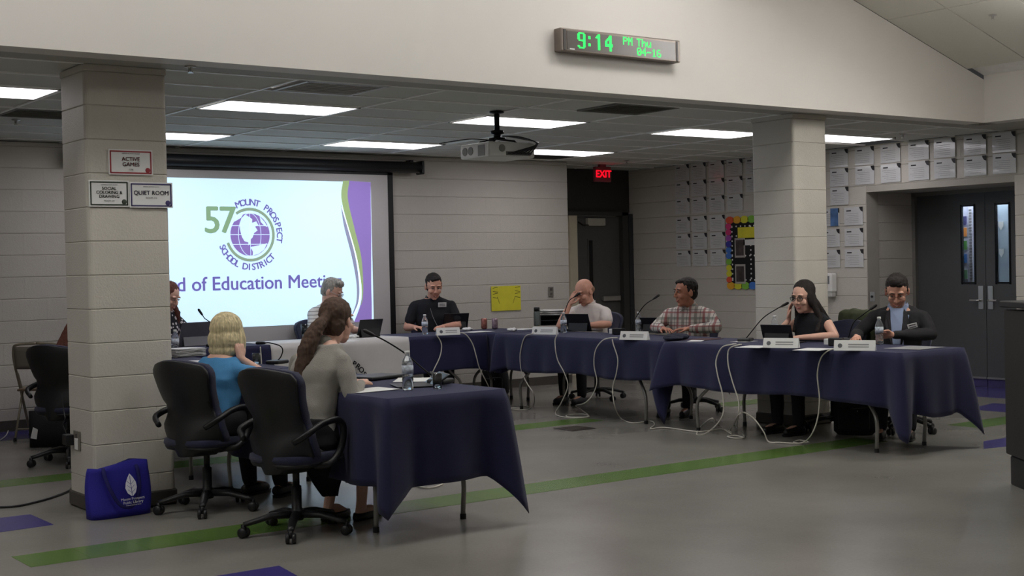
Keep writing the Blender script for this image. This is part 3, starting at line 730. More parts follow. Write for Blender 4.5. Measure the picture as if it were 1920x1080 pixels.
for r, z in enumerate((2.57, 2.355)):
    for c in range(7): sheet(yR[c], z, 'laminated sheet high above the double doors, %s row, %s right of the far pillar' % (('upper', 'lower')[r], ordn[c]), r*5+c+3)
sheet(yR[0], 2.145, 'laminated sheet right beside the far pillar, alone in the third row', 4)
for r, z in enumerate((1.91, 1.675, 1.44)):
    sheet(9.84, z, 'laminated sheet left of the double doors, %s of the three in the outer column' % (('topmost', 'middle', 'lowest')[r]), r+1)
    sheet(10.17, z, 'laminated sheet half hidden by the far pillar, %s of three beside the sanitizer column' % (('topmost', 'middle', 'lowest')[r]), r+2)
e = MB().box((0, 0, 0), (.11, .002, .2)).build('picture_sheet', mat('blue_picture', (70, 105, 150), .4, var=.5, nscale=9)); e.location = (XR-.012, 10.11, 1.91); e.rotation_euler = (0, 0, -PI/2); tag(e, 'small blue picture over a laminated sheet beside the far pillar', 'picture')
# rainbow-bordered display board
pb0, pb1 = ax(1364, 408, XR), ax(1364, 541, XR)
yb0, yb1 = 11.80, 10.95; zb0, zb1 = pb1.z, pb0.z; bc = ((yb0+yb1)/2, (zb0+zb1)/2); bw, bh = yb0-yb1, zb1-zb0
bd = empty('display_board', (XR-.012, bc[0], bc[1]), -PI/2, 'black dotted display board with a rainbow border, half behind the far pillar', 'board')
MB().box((0, 0, 0), (bw-.1, .01, bh-.1)).build('black_backing', mat('black_card', (24, 24, 26), .8), bd)
cols = [(210, 60, 120), (225, 90, 60), (230, 170, 50), (220, 215, 60), (130, 190, 70), (70, 120, 200), (60, 60, 160), (160, 80, 170)]
per = []
nx, nz = 7, 12
for i in range(nx): per += [(-bw/2+bw*(i+.5)/nx, bh/2-.035, bw/nx, .085, (i+1) % 8), (-bw/2+bw*(i+.5)/nx, -bh/2+.035, bw/nx, .085, (i+2) % 8)]
ordv = [0, 0, 0, 7, 6, 5, 5, 4, 3, 3, 1, 0]
for j in range(1, nz-1): per += [(-bw/2+.035, bh/2-bh*(j+.5)/nz, .085, bh/nz, ordv[j]), (bw/2-.035, bh/2-bh*(j+.5)/nz, .085, bh/nz, ordv[(j+3) % 12])]
for (x, z, a, c, k) in per:
    o = MB().lathe([(.5, 0), (.5, .003)], seg=10, rot=Matrix.Rotation(PI/2, 4, 'X')).build('border_scallop', mat('border_%d' % k, cols[k], .6, var=0), bd); o.location = (x, -.005, z); o.scale = (a*1.15, 1, c*1.1)
dm = MB().lathe([(.011, 0), (.011, .002)], seg=8, rot=Matrix.Rotation(PI/2, 4, 'X')).mesh('white_dot', whitep)
iw, ih = bw-.19, bh-.19
for f in [-.5+i/9 for i in range(10)]:
    for z in (ih/2-.02, -ih/2+.01, -.055*ih, .30*ih): o = link('white_dot', dm, None, bd); o.location = (f*iw, -.006, z)
for j in range(12):
    for x in (-iw/2, -.02, iw/2): o = link('white_dot', dm, None, bd); o.location = (x, -.006, -ih/2+.03+ih*j/12)
MB().box((.0, -.008, ih/2-.10), (iw-.2, .004, .13)).build('yellow_header', mat('yellow_poster_card', (0, 0, 0)), bd)
MB().box((.0, -.008, ih/2-.22), (iw-.2, .004, .07)).build('caption_strip', paper, bd)
for i in range(2):
    for j in range(2):
        x, z = -.2+i*.38, .06-j*.32
        f = MB().box((x, -.008, z), (.17, .004, .24)).build('photo_frame', mat('frame_grey', (170, 166, 160), .6), bd); MB().box((x, -.011, z), (.13, .003, .19)).build('photo_print', mat('photo_dark', (70, 62, 60), .5, var=.5, nscale=14), f)
# three signs on the near pillar
def psign(x0, y0_, x1, y1_, name, bc_, lines, label, foot, yoff):
    a, b_ = ay(x0, y0_, 7.925), ay(x1, y1_, 7.925)
    e = empty(name, ((a.x+b_.x)/2, 7.9315-.004-yoff, (a.z+b_.z)/2), 0, label, 'sign'); w_, h_ = b_.x-a.x, a.z-b_.z
    MB().box((0, 0, 0), (w_, .003, h_)).build('sheet', paper, e)
    bm_ = mat('border_'+name, bc_, .6, var=0); q = MB(); t = .008
    for (cx, cz, a1, a2) in ((0, h_/2-.012, w_-.02, t), (0, -h_/2+.012, w_-.02, t), (-w_/2+.012, 0, t, h_-.02), (w_/2-.012, 0, t, h_-.02)): q.box((cx, -.002, cz), (a1, .002, a2))
    q.build('border', bm_, e)
    for s, size, z in lines: text(s, size, bm_ if size > .02 else tlm, frame((0, -.0035, z), (1, 0, 0), (0, 0, 1)), e, bold=.008 if size > .02 else 0)
    MB().lathe([(.016, 0), (.012, .002), (0, .003)], (w_/2-.032, -.002, -h_/2+.03), 12, Matrix.Rotation(PI/2, 4, 'X')).build(foot, bm_, e)
psign(203, 279, 287, 329, 'active_sign', (150, 50, 56), [('ACTIVE', .034, .018), ('GAMES', .034, -.014), ('GYM', .013, -.044), ('GROUP ACTIVITY ROOM', .010, .052)], 'red bordered ACTIVE GAMES sign, uppermost on the near pillar', 'helmet_emblem', 0)
psign(166, 337, 243, 388, 'coloring_sign', (60, 68, 58), [('SOCIAL', .026, .03), ('COLORING &', .026, .006), ('DRAWING', .026, -.018), ('ROOM 122', .013, -.044), ('GROUP ACTIVITY ROOM', .009, .052)], 'green bordered SOCIAL COLORING sign, lower left on the near pillar', 'brush_emblem', 0)
psign(242, 341, 324, 390, 'quiet_sign', (66, 60, 104), [('QUIET ROOM', .036, .012), ('ROOM 122', .015, -.018), ('GROUP ACTIVITY ROOM', .009, .05)], 'purple bordered QUIET ROOM sign, lower right on the near pillar', 'ball_emblem', .004)
# pillar outlet with plugged adapter
p = ax(146, 826, 2.729); e = plate((2.729-.001, p.y, p.z), (-1, 0), .11, .12, 'double outlet low on the near pillar with a black adapter plugged in')
MB().box((.0, -.008, -.02), (.05, .01, .07), bev=.002).build('plug_face', whitep, e)
e2 = empty('power_adapter', (2.70, p.y+.09, p.z-.0), 0, 'black power adapter plugged into the near pillar outlet, cord rising from it', 'adapter')
MB().box((0, 0, 0), (.05, .09, .065), bev=.006, seg=2).build('adapter_body', blk, e2)
MB().tube(cr([(0, .03, .03), (-.01, .06, .09), (-.01, .02, .13), (0, .07, .17), (.0, .1, .28)], 6), .003, 6).build('adapter_cord', blk, e2)
# LED clock sign
CLX0, CLX1, CLZ0, CLZ1 = 5.985, 7.145, 2.945, 3.112
ck = empty('clock_sign', ((CLX0+CLX1)/2, YH, (CLZ0+CLZ1)/2), 0, 'long grey LED clock sign with green digits on the header wall', 'clock')
cw, chh = CLX1-CLX0, CLZ1-CLZ0
MB().box((0, -.04, 0), (cw, .08, chh), bev=.008, seg=2).build('housing', mat('bronze_housing', (122, 112, 104), .35, metal=.5), ck)
MB().box((0, -.0815, -.003), (cw-.11, .003, chh-.035)).build('display_face', mat('display_grey', (96, 90, 86), .25), ck)
for s in (-1, 1):
    MB().box((s*(cw/2-.035), -.082, 0), (.022, .004, chh-.02), bev=.001).build('end_grip', mat('grip_dark', (70, 66, 64), .4), ck)
MB().box((-cw/2+.1, -.083, -chh/2+.02), (.045, .002, .008)).build('maker_label', whitep, ck)
F5 = {'P': '11110 10001 10001 11110 10000 10000 10000', 'M': '10001 11011 10101 10101 10001 10001 10001', 'T': '11111 00100 00100 00100 00100 00100 00100', 'h': '10000 10000 10110 11001 10001 10001 10001', 'u': '00000 00000 10001 10001 10001 10011 01101',
 '0': '01110 10001 10011 10101 11001 10001 01110', '4': '00010 00110 01010 10010 11111 00010 00010', '-': '00000 00000 00000 11111 00000 00000 00000', '1': '00100 01100 00100 00100 00100 00100 01110', '6': '01110 10000 10000 11110 10001 10001 01110'}
F7 = {'9': '0111110 1100011 1100011 1100011 1100011 0111111 0000011 0000011 0000011 1100011 0111110', ':': '000 000 110 110 000 000 000 110 110 000 000', '1': '0001100 0011100 0111100 0001100 0001100 0001100 0001100 0001100 0001100 0001100 0001100', '4': '0000110 0001110 0011110 0110110 1100110 1100110 1111111 1111111 0000110 0000110 0000110'}
ledm = mat('green_led', (30, 255, 90), .5, var=0, emit=1.5); q = MB()
def dots(s, font, x, z, p):
    for ch in s:
        if ch == ' ': x += p*3; continue
        rws = font[ch].split()
        for j, r in enumerate(rws):
            for i, c in enumerate(r):
                if c == '1': q.box((x+i*p, -.084, z-j*p), (p*.86, .002, p*.86))
        x += (len(rws[0])+(2.6 if font is F7 else 1))*p
    return x
dots('9:14', F7, -cw/2+.155, .056, .0104)
dots('PM', F5, -cw/2+.585, .06, .0083); dots('Thu', F5, -cw/2+.72, .058, .0083); dots('04-16', F5, -cw/2+.72, -.008, .0083)
o = q.build('led_digits', ledm, ck); o['kind'] = 'stuff'
# projector on its ceiling mount
pjx, pjy = 6.42, 8.86
pj = empty('projector', (pjx, pjy, ZC), 0, 'white ceiling projector on a black pole with black cables hanging from it', 'projector')
bz = -.325
MB().box((0, 0, bz), (.46, .40, .12), bev=.015, seg=2).build('projector_body', mat('projector_white', (205, 205, 200), .4), pj)
MB().lathe([(.045, 0), (.045, .03), (.036, .034), (.036, .01), (.0, .01)], (.12, .2, bz), 18, Matrix.Rotation(-PI/2, 4, 'X')).build('lens', blk, pj)
gm = mat('vent_grey', (120, 120, 116), .5)
for y in (.10, .02): MB().lathe([(.034, 0), (.034, .004), (0, .004)], (-.23, y+.03, bz), 16, Matrix.Rotation(-PI/2, 4, 'Y')).build('round_vent', gm, pj)
MB().box((-.232, -.10, bz-.005), (.004, .09, .085)).build('square_vent', gm, pj)
MB().lathe([(.03, 0), (.03, .004), (0, .005)], (-.10, -.20, bz+.01), 16, Matrix.Rotation(PI/2, 4, 'X')).build('round_logo', gm, pj)
MB().box((.06, -.202, bz-.03), (.24, .004, .03)).build('port_panel', mat('port_grey', (90, 90, 88), .5), pj)
for i in range(6): MB().box((-.03+i*.04, -.207, bz-.03), (.026, .014, .014)).build('plug', blk, pj)
MB().tube([(0, 0, 0), (0, 0, -.15)], .022, 12).build('mount_pole', blkm, pj, True)
MB().lathe([(.06, 0), (.06, -.012), (.025, -.02)], seg=18).build('ceiling_flange', blkm, pj, True)
MB().lathe([(.03, -.15), (.055, -.155), (.055, -.18), (.03, -.185), (.03, -.21), (.07, -.215), (.07, -.23), (.02, -.235)], seg=18).build('swivel_joint', blkm, pj, True)
for a in range(4):
    th = PI/4+a*PI/2; MB().tube([(0, 0, -.225), (.14*math.cos(th), .14*math.sin(th), -.245), (.17*math.cos(th), .15*math.sin(th), -.265)], .009, 6).build('mount_arm', blkm, pj)
for k in range(6):
    x1 = -.03+k*.04; MB().tube(cr([(.03+.01*k, -.03, -.2), (.14+.028*k, -.14, -.215-.006*k), (.20+.022*k-.02*k, -.26, -.28), (x1, -.22, bz-.03)], 7), .005, 6).build('cable', blk, pj, True)
MB().tube(cr([(-.02, 0, -.235), (-.25, -.02, -.235), (-.36, .0, -.245), (-.5, .1, -.27)], 6), .004, 6).build('cable', blk, pj, True)
# ================================================================== LECTERN
lx, ly = 7.18, 4.74
L0 = az(1892, 934, 0)+Vector((.12, -.09, 0))
lt = empty('lectern', (L0.x+.02, L0.y, 0), 0, 'black lectern cut off by the right edge of the picture', 'lectern')
rt_ = Matrix.Rotation(-.64, 4, 'Z')
def LB(c, d, name, m, bev=.006): MB().box(c, d, bev=bev).xform(rt_).build(name, m, lt)
lm = mat('lectern_laminate', (24, 22, 22), .5, var=.1); lm2 = mat('lectern_panel', (40, 36, 33), .6, var=.1)
LB((.31, .24, .09), (.58, .46, .18), 'plinth', lm); LB((.31, .24, .64), (.62, .50, .90), 'cabinet', lm2)
for x in (.015, .605): LB((x, -.012, .64), (.045, .03, .90), 'corner_post', lm)
LB((.31, -.012, .83), (.60, .03, .045), 'rail', lm); LB((.31, -.012, 1.085), (.62, .03, .05), 'rail', lm)
LB((.31, .24, 1.125), (.66, .54, .04), 'slanted_top', lm)
# ================================================================== TOTE BAG
tb = empty('tote_bag', (2.83, 7.78, 0), .02, 'royal blue library tote bag with a white leaf, at the near pillar', 'bag')
bagm = mat('blue_bag_fabric', (38, 34, 140), .85, bump=.3, bscale=300, var=.08)
m = MB(); secs = []
for k in range(9):
    u = k/8; hw = .185+.012*math.sin(u*3)-.004*u; secs.append(((-.012+.012*u, -.0+.03*u, .002+.30*u), hw, .07-.045*u))
m.loft(secs, 28, 4)
o = m.build('bag_body', bagm, tb, True)
for v in o.data.vertices:
    if v.co.z > .27: v.co.z += .02*v.co.x/.18+.012*math.sin(v.co.x*23); v.co.y += .012*math.sin(v.co.x*17)
    v.co.y += .006*math.sin(v.co.x*14+v.co.z*20)
for yy in (-.062,):
    pts = [(-.10, .0, .29), (-.105, -.035, .25), (-.085, -.066, .17), (-.04, -.082, .085), (.01, -.09, .06), (.055, -.086, .08), (.095, -.062, .17), (.10, -.03, .26), (.10, .0, .29)]
    MB().tube(cr(pts, 6), .011, 8, flat=.35).build('handle', mat('bag_strap', (28, 26, 92), .85), tb, True)
FB = frame((.035, -.082, .17), (1, 0, .02), (0, .32, 1))
def bp(pts): return [FB @ Vector((x, y, .004)) for x, y in pts]
lf = MB(); pts = [(0, .085), (.018, .06), (.032, .03), (.034, .0), (.024, -.03), (.006, -.048), (0, -.05), (-.006, -.048), (-.026, -.03), (-.036, .0), (-.03, .03), (-.016, .06)]
lf.poly(bp(pts)); lf.build('leaf_print', mat('white_print', (215, 215, 225), .7, var=0), tb)
vn = MB().tube(bp([(0, .07), (0, -.062)]), .0016, 4)
for y in (.04, .015, -.01): vn.tube(bp([(0, y-.02), (.022, y)]), .0012, 4).tube(bp([(0, y-.02), (-.022, y)]), .0012, 4)
vn.build('leaf_veins', mat('bag_blue_vein', (38, 34, 140), .8, var=0), tb)
wp = MATS['white_print']
for s, size, yy in (('Mount Prospect', .022, -.065), ('Public Library', .022, -.086), ('10 South Emerson Street', .009, -.102)): text(s, size, wp, FB @ Matrix.Translation((.0, yy, .004)), tb)
# ================================================================== CHAIRS
def task_chair(loc, ang, label, back_m=navyf, group='navy task chairs around the tables', z=0):
    """local +Y is forward"""
    e = empty('task_chair', (loc[0], loc[1], z), ang, label, 'chair', group); e.scale = (.93, .93, .92)
    for k in range(5):
        a = 2*PI*k/5+.35; d = Vector((math.cos(a), math.sin(a), 0)); MB().tube([d*.03+Vector((0, 0, .115)), d*.15+Vector((0, 0, .115)), d*.27+Vector((0, 0, .085)), d*.31+Vector((0, 0, .078))], [.034, .028, .022, .02], 10, flat=.7).build('base_leg', blk, e, True)
        c = MB(); Rm = Matrix.Rotation(a+.8*k, 4, 'Z') @ Matrix.Rotation(PI/2, 4, 'X')
        for s in (-.018, .018):
            c.lathe([(.0, -.011), (.026, -.011), (.03, -.006), (.03, .006), (.026, .011), (0, .011)], d*.31+Vector((0, 0, .031))+(Rm.to_3x3() @ Vector((0, 0, s))), 14, Rm)
        c.box(d*.31+Vector((0, 0, .055)), (.022, .022, .045)); c.build('caster', blk, e, True)
    MB().lathe([(.038, .08), (.04, .14), (.03, .15), (.03, .28), (.02, .285), (.02, .38), (.045, .385), (.045, .40)], seg=16).build('gas_column', blk, e, True)
    MB().box((0, 0, .40), (.22, .24, .04), bev=.01).build('mechanism', blk, e)
    MB().loft([((0, .0, .405), .18, .17), ((0, 0, .415), .225, .215), ((0, 0, .435), .235, .228)], 28, 3).build('seat_shell', blk, e, True)
    MB().loft([((0, .01, .435), .238, .23), ((0, .01, .455), .25, .24), ((0, .01, .48), .245, .236), ((0, .01, .49), .20, .19)], 28, 3).build('seat', back_m, e, True)
    # back: shell and pad share a curved, waisted outline
    def backgrid(off, th, shrink, name, m):
        q = MB(); g = []; n = 12; NZ = 18
        for side in (0, 1):
            g2 = []
            for j in range(NZ+1):
                v = j/NZ; zz = .47+.50*v - (.03 if side == 0 and name == 'back_shell' else 0)*(1-v)*0
                if name == 'back_shell': zz = .375+.59*v
                vv = (zz-.40)/.565
                hw = .195+(.048 if vv < .42 else .03)*math.cos((vv-.20)*PI*1.9)*(1 if vv < .55 else .2) + max(0, vv-.42)*.10
                if vv > .86: hw *= math.sqrt(max(.0, 1-((vv-.86)/.145)**2*.38))
                if vv < .14: hw *= 1-.25*((.14-vv)/.14)**2
                hw -= shrink
                row = []
                for i in range(n+1):
                    s = -1+2*i/n; x = s*hw
                    y = -.235+.045*math.exp(-((vv-.42)/.2)**2)-.07*vv*vv + .07*s*s*(1 if vv > .3 else (1+1.5*(.3-vv)/.3)) + off + (th if side else 0)
                    ez = zz + (.03*(1-s*s) if j == NZ else 0)
                    row.append(q.b.verts.new((x, y, ez)))
                g2.append(row)
            g.append(g2)
        for s in (0, 1):
            for j in range(NZ):
                for i in range(n): q.b.faces.new((g[s][j][i], g[s][j][i+1], g[s][j+1][i+1], g[s][j+1][i]))
        for j in range(NZ):
            for i in (0, n): q.b.faces.new((g[0][j][i], g[0][j+1][i], g[1][j+1][i], g[1][j][i]))
        for i in range(n):
            for j in (0, NZ): q.b.faces.new((g[0][j][i], g[0][j][i+1], g[1][j][i+1], g[1][j][i]))
        o = q.build(name, m, e, True); bv = o.modifiers.new('b', 'BEVEL'); bv.width = .008; bv.segments = 2; bv.limit_method = 'ANGLE'; bv.angle_limit = .9
    backgrid(0, .022, 0, 'back_shell', blk); backgrid(.022, .05, -.008, 'backrest', back_m)
    for s in (-1, 1):
        pts = [(s*.20, -.05, .42), (s*.27, .0, .43), (s*.262, .10, .50), (s*.262, .13, .62), (s*.262, .08, .675), (s*.262, -.04, .665), (s*.27, -.17, .62), (s*.20, -.215, .57)]
        MB().tube(cr(pts, 6), [.017]*43, 10, flat=1.25).build('armrest', blk, e, True)
    return e
def A_(deg): return math.radians(deg)
# ================================================================== PEOPLE
def hrot(HM): return HM.to_3x3().to_4x4()
def hand(mb, w_, f, n, side, curl=.5, sc_=1.):
    w_ = Vector(w_); f = Vector(f).normalized(); n = Vector(n); n = (n-f*n.dot(f)).normalized(); t = f.cross(n).normalized()*side
    for i, o in enumerate((.027, .009, -.009, -.027)):
        k = w_+f*(.082-.004*abs(i-1))*sc_+t*o*sc_
        mb.cap(w_+f*.01+t*o*.55, k, .0155, .0115, 10)
        L1, L2, L3 = [(x*sc_) for x in ((.036, .024, .018), (.041, .027, .02), (.037, .025, .018), (.028, .02, .016))[i]]
        d0 = (f+t*(.10*(1.2-i)*.8)).normalized(); p = k
        for q, L_ in enumerate((L1, L2, L3)):
            a = curl*(.45+.75*q); d = d0*math.cos(a)+n*math.sin(a); e = p+d*L_; mb.cap(p, e, .0088-.0008*q, .0082-.0009*q, 8); p = e
    b = w_+f*.025*sc_+t*.024*sc_; c = b+(t*.8+f*.7+n*.35).normalized()*.034*sc_; d = c+(f*1.0+t*.25+n*.35).normalized()*.03*sc_; e = d+(f+n*.4).normalized()*.022*sc_
    mb.chain([(b, .014), (c, .0105), (d, .0095), (e, .0078)], 8)
def person(label, ang, headpos, skin, shirt, pants, head=(0, 0, 0), lean=.12, wide=1., L=None, Rr=None, sleeve='short', hair='short', hairm=None,
           glasses=None, female=False, shoes=True, legs=None, pants_on=True, belly=0., smile=True, jacket=None, foot=None, sh=1.0, hy=.04, zoff=0, at=None):
    if at:   # seat position known: lean the torso so that the head meets its line of sight
        dv = ray(*headpos); fx, fy = -math.sin(ang), math.cos(ang); det = dv.x*(-fy)+fx*dv.y
        t = (at[0]*(-fy)+fx*at[1])/det; sd = (dv.x*at[1]-dv.y*at[0])/det; headpos = dv*t+Vector((0, 0, H)); lean = (sd-hy)/(headpos.z-.5)
    hz = headpos.z; d_ = hz-1.24
    def zz(z): return z-.045+(d_+.045)*min(1, max(0, (z-.5)/.5))
    HL = Vector((0, lean*(hz-.5)+hy, hz))
    Rm = Matrix.Rotation(ang, 4, 'Z'); off = Rm @ Vector((HL.x, HL.y, 0))
    root = empty('person', (headpos.x-off.x, headpos.y-off.y, zoff), ang, label, 'person')
    HM = Matrix.Translation(HL) @ Matrix.Rotation(head[0], 4, 'Z') @ Matrix.Rotation(head[1], 4, 'X') @ Matrix.Rotation(head[2], 4, 'Y')
    R4 = hrot(HM)
    hs = 1.06 if female else 1.13
    def E(m, c, r, extra=None, seg=16): m.ell(HM @ (Vector(c)*hs), [v*hs for v in r], R4 @ extra if extra else R4, seg)
    sw = (.155 if female else .178)*wide
    def tors(m, inf, ztop=1.15, zbot=.475):
        S = [(.475, .165, .12), (.52, .178, .135), (.60, .165, .125+belly), (.70, .150 if not female else .138, .115+belly), (.80, .155 if not female else .142, .112+belly*.6), (.90, .168 if not female else .152, .115), (.98, .178 if not female else .160, .112), (1.04, .168 if not female else .150, .098), (1.08, .138 if not female else .120, .082), (1.11, .095, .068), (1.14, .062, .056)]
        S = [x for x in S if zbot-.001 <= x[0] <= ztop]
        m.loft([((0, lean*(zz(z)-.5)-(.02 if z > .95 else 0), zz(z)), rx*wide+inf, ry*(.9+.1*wide)+inf) for z, rx, ry in S], 24, 2.5)
    SH = lambda s: Vector((s*sw, lean*(zz(1.0)-.5)-.01, zz(1.02)))
    # ---- body
    m = MB(); tors(m, -.012)
    nb_ = Vector((0, lean*(zz(1.1)-.5)-.012, zz(1.12))); nt_ = HM @ Vector((0, -.018, -.075)); m.chain([(nb_-Vector((0, 0, .04)), .062*(.85 if female else 1)), (nt_, .054*(.88 if female else 1)), (HM @ Vector((0, -.02, -.02)), .055)])
    E(m, (0, -.008, .03), (.076, .094, .088)); E(m, (0, .03, -.04), (.058, .062, .075)); E(m, (0, .058, -.098), (.026, .026, .02)); E(m, (0, .03, -.085), (.05, .05, .03))
    for s in (-1, 1):
        E(m, (s*.036, .062, -.028), (.026, .026, .024)); E(m, (s*.077, -.006, -.008), (.009, .019, .031), Matrix.Rotation(s*.25, 4, 'Z')); E(m, (s*.028, .078, .033), (.026, .012, .009))
    m.chain([(HM @ (Vector((0, .085, .018))*hs), .008), (HM @ (Vector((0, .103, -.012))*hs), .0105), (HM @ (Vector((0, .108, -.024))*hs), .0125)], 8)
    for s in (-1, 1): E(m, (s*.012, .098, -.028), (.008, .009, .007))
    for s in ((-1, 1) if not jacket else ()): m.cap(nb_+Vector((0, 0, -.035)), SH(s)+Vector((-s*.02, 0, .01)), .052, .046)
    arms = {}
    for s, A in ((-1, L), (1, Rr)):
        if A is None: A = dict(e=(s*.26, .18, .80), w=(s*.16, .40, .79), f=(-s*.3, 1, 0), n=(0, 0, -1), c=.35)
        el, wr_ = Vector(A['e']), Vector(A['w']); arms[s] = (el, wr_)
        sk = 1. if not female else .86
        m.chain([(SH(s), .052*sk*wide), (SH(s).lerp(el, .5), .047*sk*wide), (el, .037*sk*wide), (el.lerp(wr_, .3), .039*sk*wide), (wr_, .024*sk)])
        f = Vector(A['f']).normalized(); m.cap(wr_, wr_+f*.03, .022*sk, .020*sk)
        hand(m, wr_, A['f'], A['n'], A.get('side', -s), A.get('c', .4), .95 if female else 1.03)
    legs = legs or {}
    LG = {}
    for s in (-1, 1):
        hp = Vector((s*.085*wide, .02, .505)); kn = Vector(legs.get('k%d' % s, (s*.11, .43, .50))); an = Vector(legs.get('a%d' % s, (s*.11, .42, .10))); toe = Vector(legs.get('t%d' % s, tuple(an+Vector((0, .14, -.055)))))
        LG[s] = (hp, kn, an, toe)
        m.chain([(hp, .075), (kn, .048), (kn.lerp(an, .3), .048 if not female else .044), (an, .03)], 12)
        m.chain([(an, .032), (an+Vector((0, -.02, -.055)), .028)], 8); m.chain([(an+Vector((0, .0, -.05)), .03), (an.lerp(toe, .55)+Vector((0, 0, -.015)), .03), (toe, .024)], 10)
    m.remesh('body', skin, root, vox=.0052, smooth=3)
    # ---- clothes
    if isinstance(sleeve, str):
        c = MB(); tors(c, .008, ztop=1.12 if not jacket else 1.085, zbot=.475)
        if jacket:
            cc = MB(); cc.cap(nb_-Vector((0, 0, .06)), nb_+Vector((0, .004, .012)), .085, .064); cc.loft([((0, lean*(zz(z)-.5)+.012, zz(z)), .10*wide, .112) for z in (.7, .85, 1.0, 1.05)], 20, 2.3); cc.remesh('shirt', lblue, root, vox=.008, smooth=4)
        if not jacket: c.cap(nb_-Vector((0, 0, .05)), nb_+Vector((0, 0, -.005)), .068, .066 if not female else .05)
        for s in (-1, 1): c.cap(nb_+Vector((s*(.01 if not jacket else .072), 0 if not jacket else -.012, -.04 if not jacket else -.045)), SH(s)+Vector((-s*.01, 0, .008)), (.060 if not jacket else .056) if not female else .05, .058 if not female else .048)
        for s in (-1, 1):
            el, wr_ = arms[s]; S0 = SH(s); sk = .86 if female else .93; tip = .62 if sleeve == 'short' else 0
            if sleeve == 'short': c.chain([(S0, .064*sk*wide), (S0.lerp(el, .35), .064*sk*wide), (S0.lerp(el, .66), .062*sk*wide)])
            elif sleeve == 'long': c.chain([(S0, .064*sk*wide), (S0.lerp(el, .5), .058*sk*wide), (el, .052*sk*wide), (el.lerp(wr_, .4), .05*sk*wide), (el.lerp(wr_, .93), .036*sk)])
            elif sleeve == 'half': c.chain([(S0, .06*sk*wide), (el, .052*sk*wide), (el.lerp(wr_, .2), .05*sk)])
            else: c.cap(S0+Vector((-s*.02, 0, -.0)), S0+Vector((-s*.03, 0, -.05)), .05*sk, .05*sk)
        c.remesh('shirt' if not jacket else 'blazer', shirt, root, vox=.0065, smooth=9, disp=.022 if sleeve != 'none' else .008, dscale=.13)
    if pants_on:
        c = MB(); c.loft([((0, .0, .435), .16*wide, .12), ((0, 0, .46), .19*wide, .145), ((0, 0, .54), .185*wide, .14+belly*.6), ((0, 0, .59), .165*wide, .125+belly*.5)], 20, 2.5)
        for s in (-1, 1):
            hp, kn, an, toe = LG[s]; c.chain([(hp, .092*wide), (kn, .066), (kn.lerp(an, .4), .06), (an+Vector((0, 0, .0)), .05)])
        c.remesh('trousers', pants, root, vox=.009, smooth=4, disp=.012, dscale=.1)
    if shoes:
        for s in (-1, 1):
            hp, kn, an, toe = LG[s]; c = MB(); c.chain([(an+Vector((0, -.035, -.058)), .036), (an.lerp(toe, .5)+Vector((0, 0, -.03)), .04), (toe+Vector((0, .01, -.012)), .032)], 12)
            sm_ = foot or mat('shoe_black', (24, 22, 22), .4)
            bpy_o = c.remesh('shoe', sm_, root, vox=.008, smooth=3)
            for v in bpy_o.data.vertices: v.co.z = max(v.co.z, .004)
            q = MB(); mid = an.lerp(toe, .45); dr = (toe-an); aa = math.atan2(dr.y, dr.x)-PI/2
            q.loft([((0, 0, .0), .038, .13), ((0, 0, .016), .040, .135)], 20, 2.6); q.xform(Matrix.Translation((mid.x, mid.y, .001)) @ Matrix.Rotation(aa, 4, 'Z')); q.build('shoe_sole', blk, root)
    # ---- face details
    for s in (-1, 1):
        a = MB(); a.ell(HM @ (Vector((s*.030, .0835, .010))*hs), (.0125*hs, .008, .0062), R4, 10); ey = a.build('eye', eyew, root, True)
        a = MB(); a.ell(HM @ (Vector((s*.030, .0895, .009))*hs), (.0052, .004, .0052), R4, 8); a.build('iris', eyed, ey, True)
        a = MB(); a.tube([HM @ (Vector((s*x, .092-.25*abs(x-.03)*1, z))*hs) for x, z in ((.014, .030), (.03, .036), (.048, .030))], [.003, .0042, .0022], 6); a.build('eyebrow', hairm if hairm else eyed, root, True)
        a = MB(); a.tube([HM @ (Vector((s*x, y, z))*hs) for x, y, z in ((.017, .0895, .013), (.03, .0935, .0185), (.044, .087, .013))], [.0016, .0022, .0016], 6); a.build('eyelid', mat('lash', (60, 40, 34), .6), root, True)
    a = MB(); w2 = .026 if smile else .021; up_ = .007 if smile else .0
    a.tube([HM @ (Vector(p)*hs) for p in ((-w2, .083, -.062+up_), (-w2*.5, .0925, -.0655), (0, .0955, -.067), (w2*.5, .0925, -.0655), (w2, .083, -.062+up_))], [.002, .0045, .005, .0045, .002], 8); a.build('mouth', lipm, root, True)
    if smile:
        a = MB(); a.tube([HM @ (Vector(p)*hs) for p in ((-w2*.7, .091, -.0625), (0, .0985, -.066), (w2*.7, .091, -.0625))], [.0012, .0028, .0012], 6); a.build('teeth', mat('teeth', (225, 215, 205), .4, var=0), root, True)
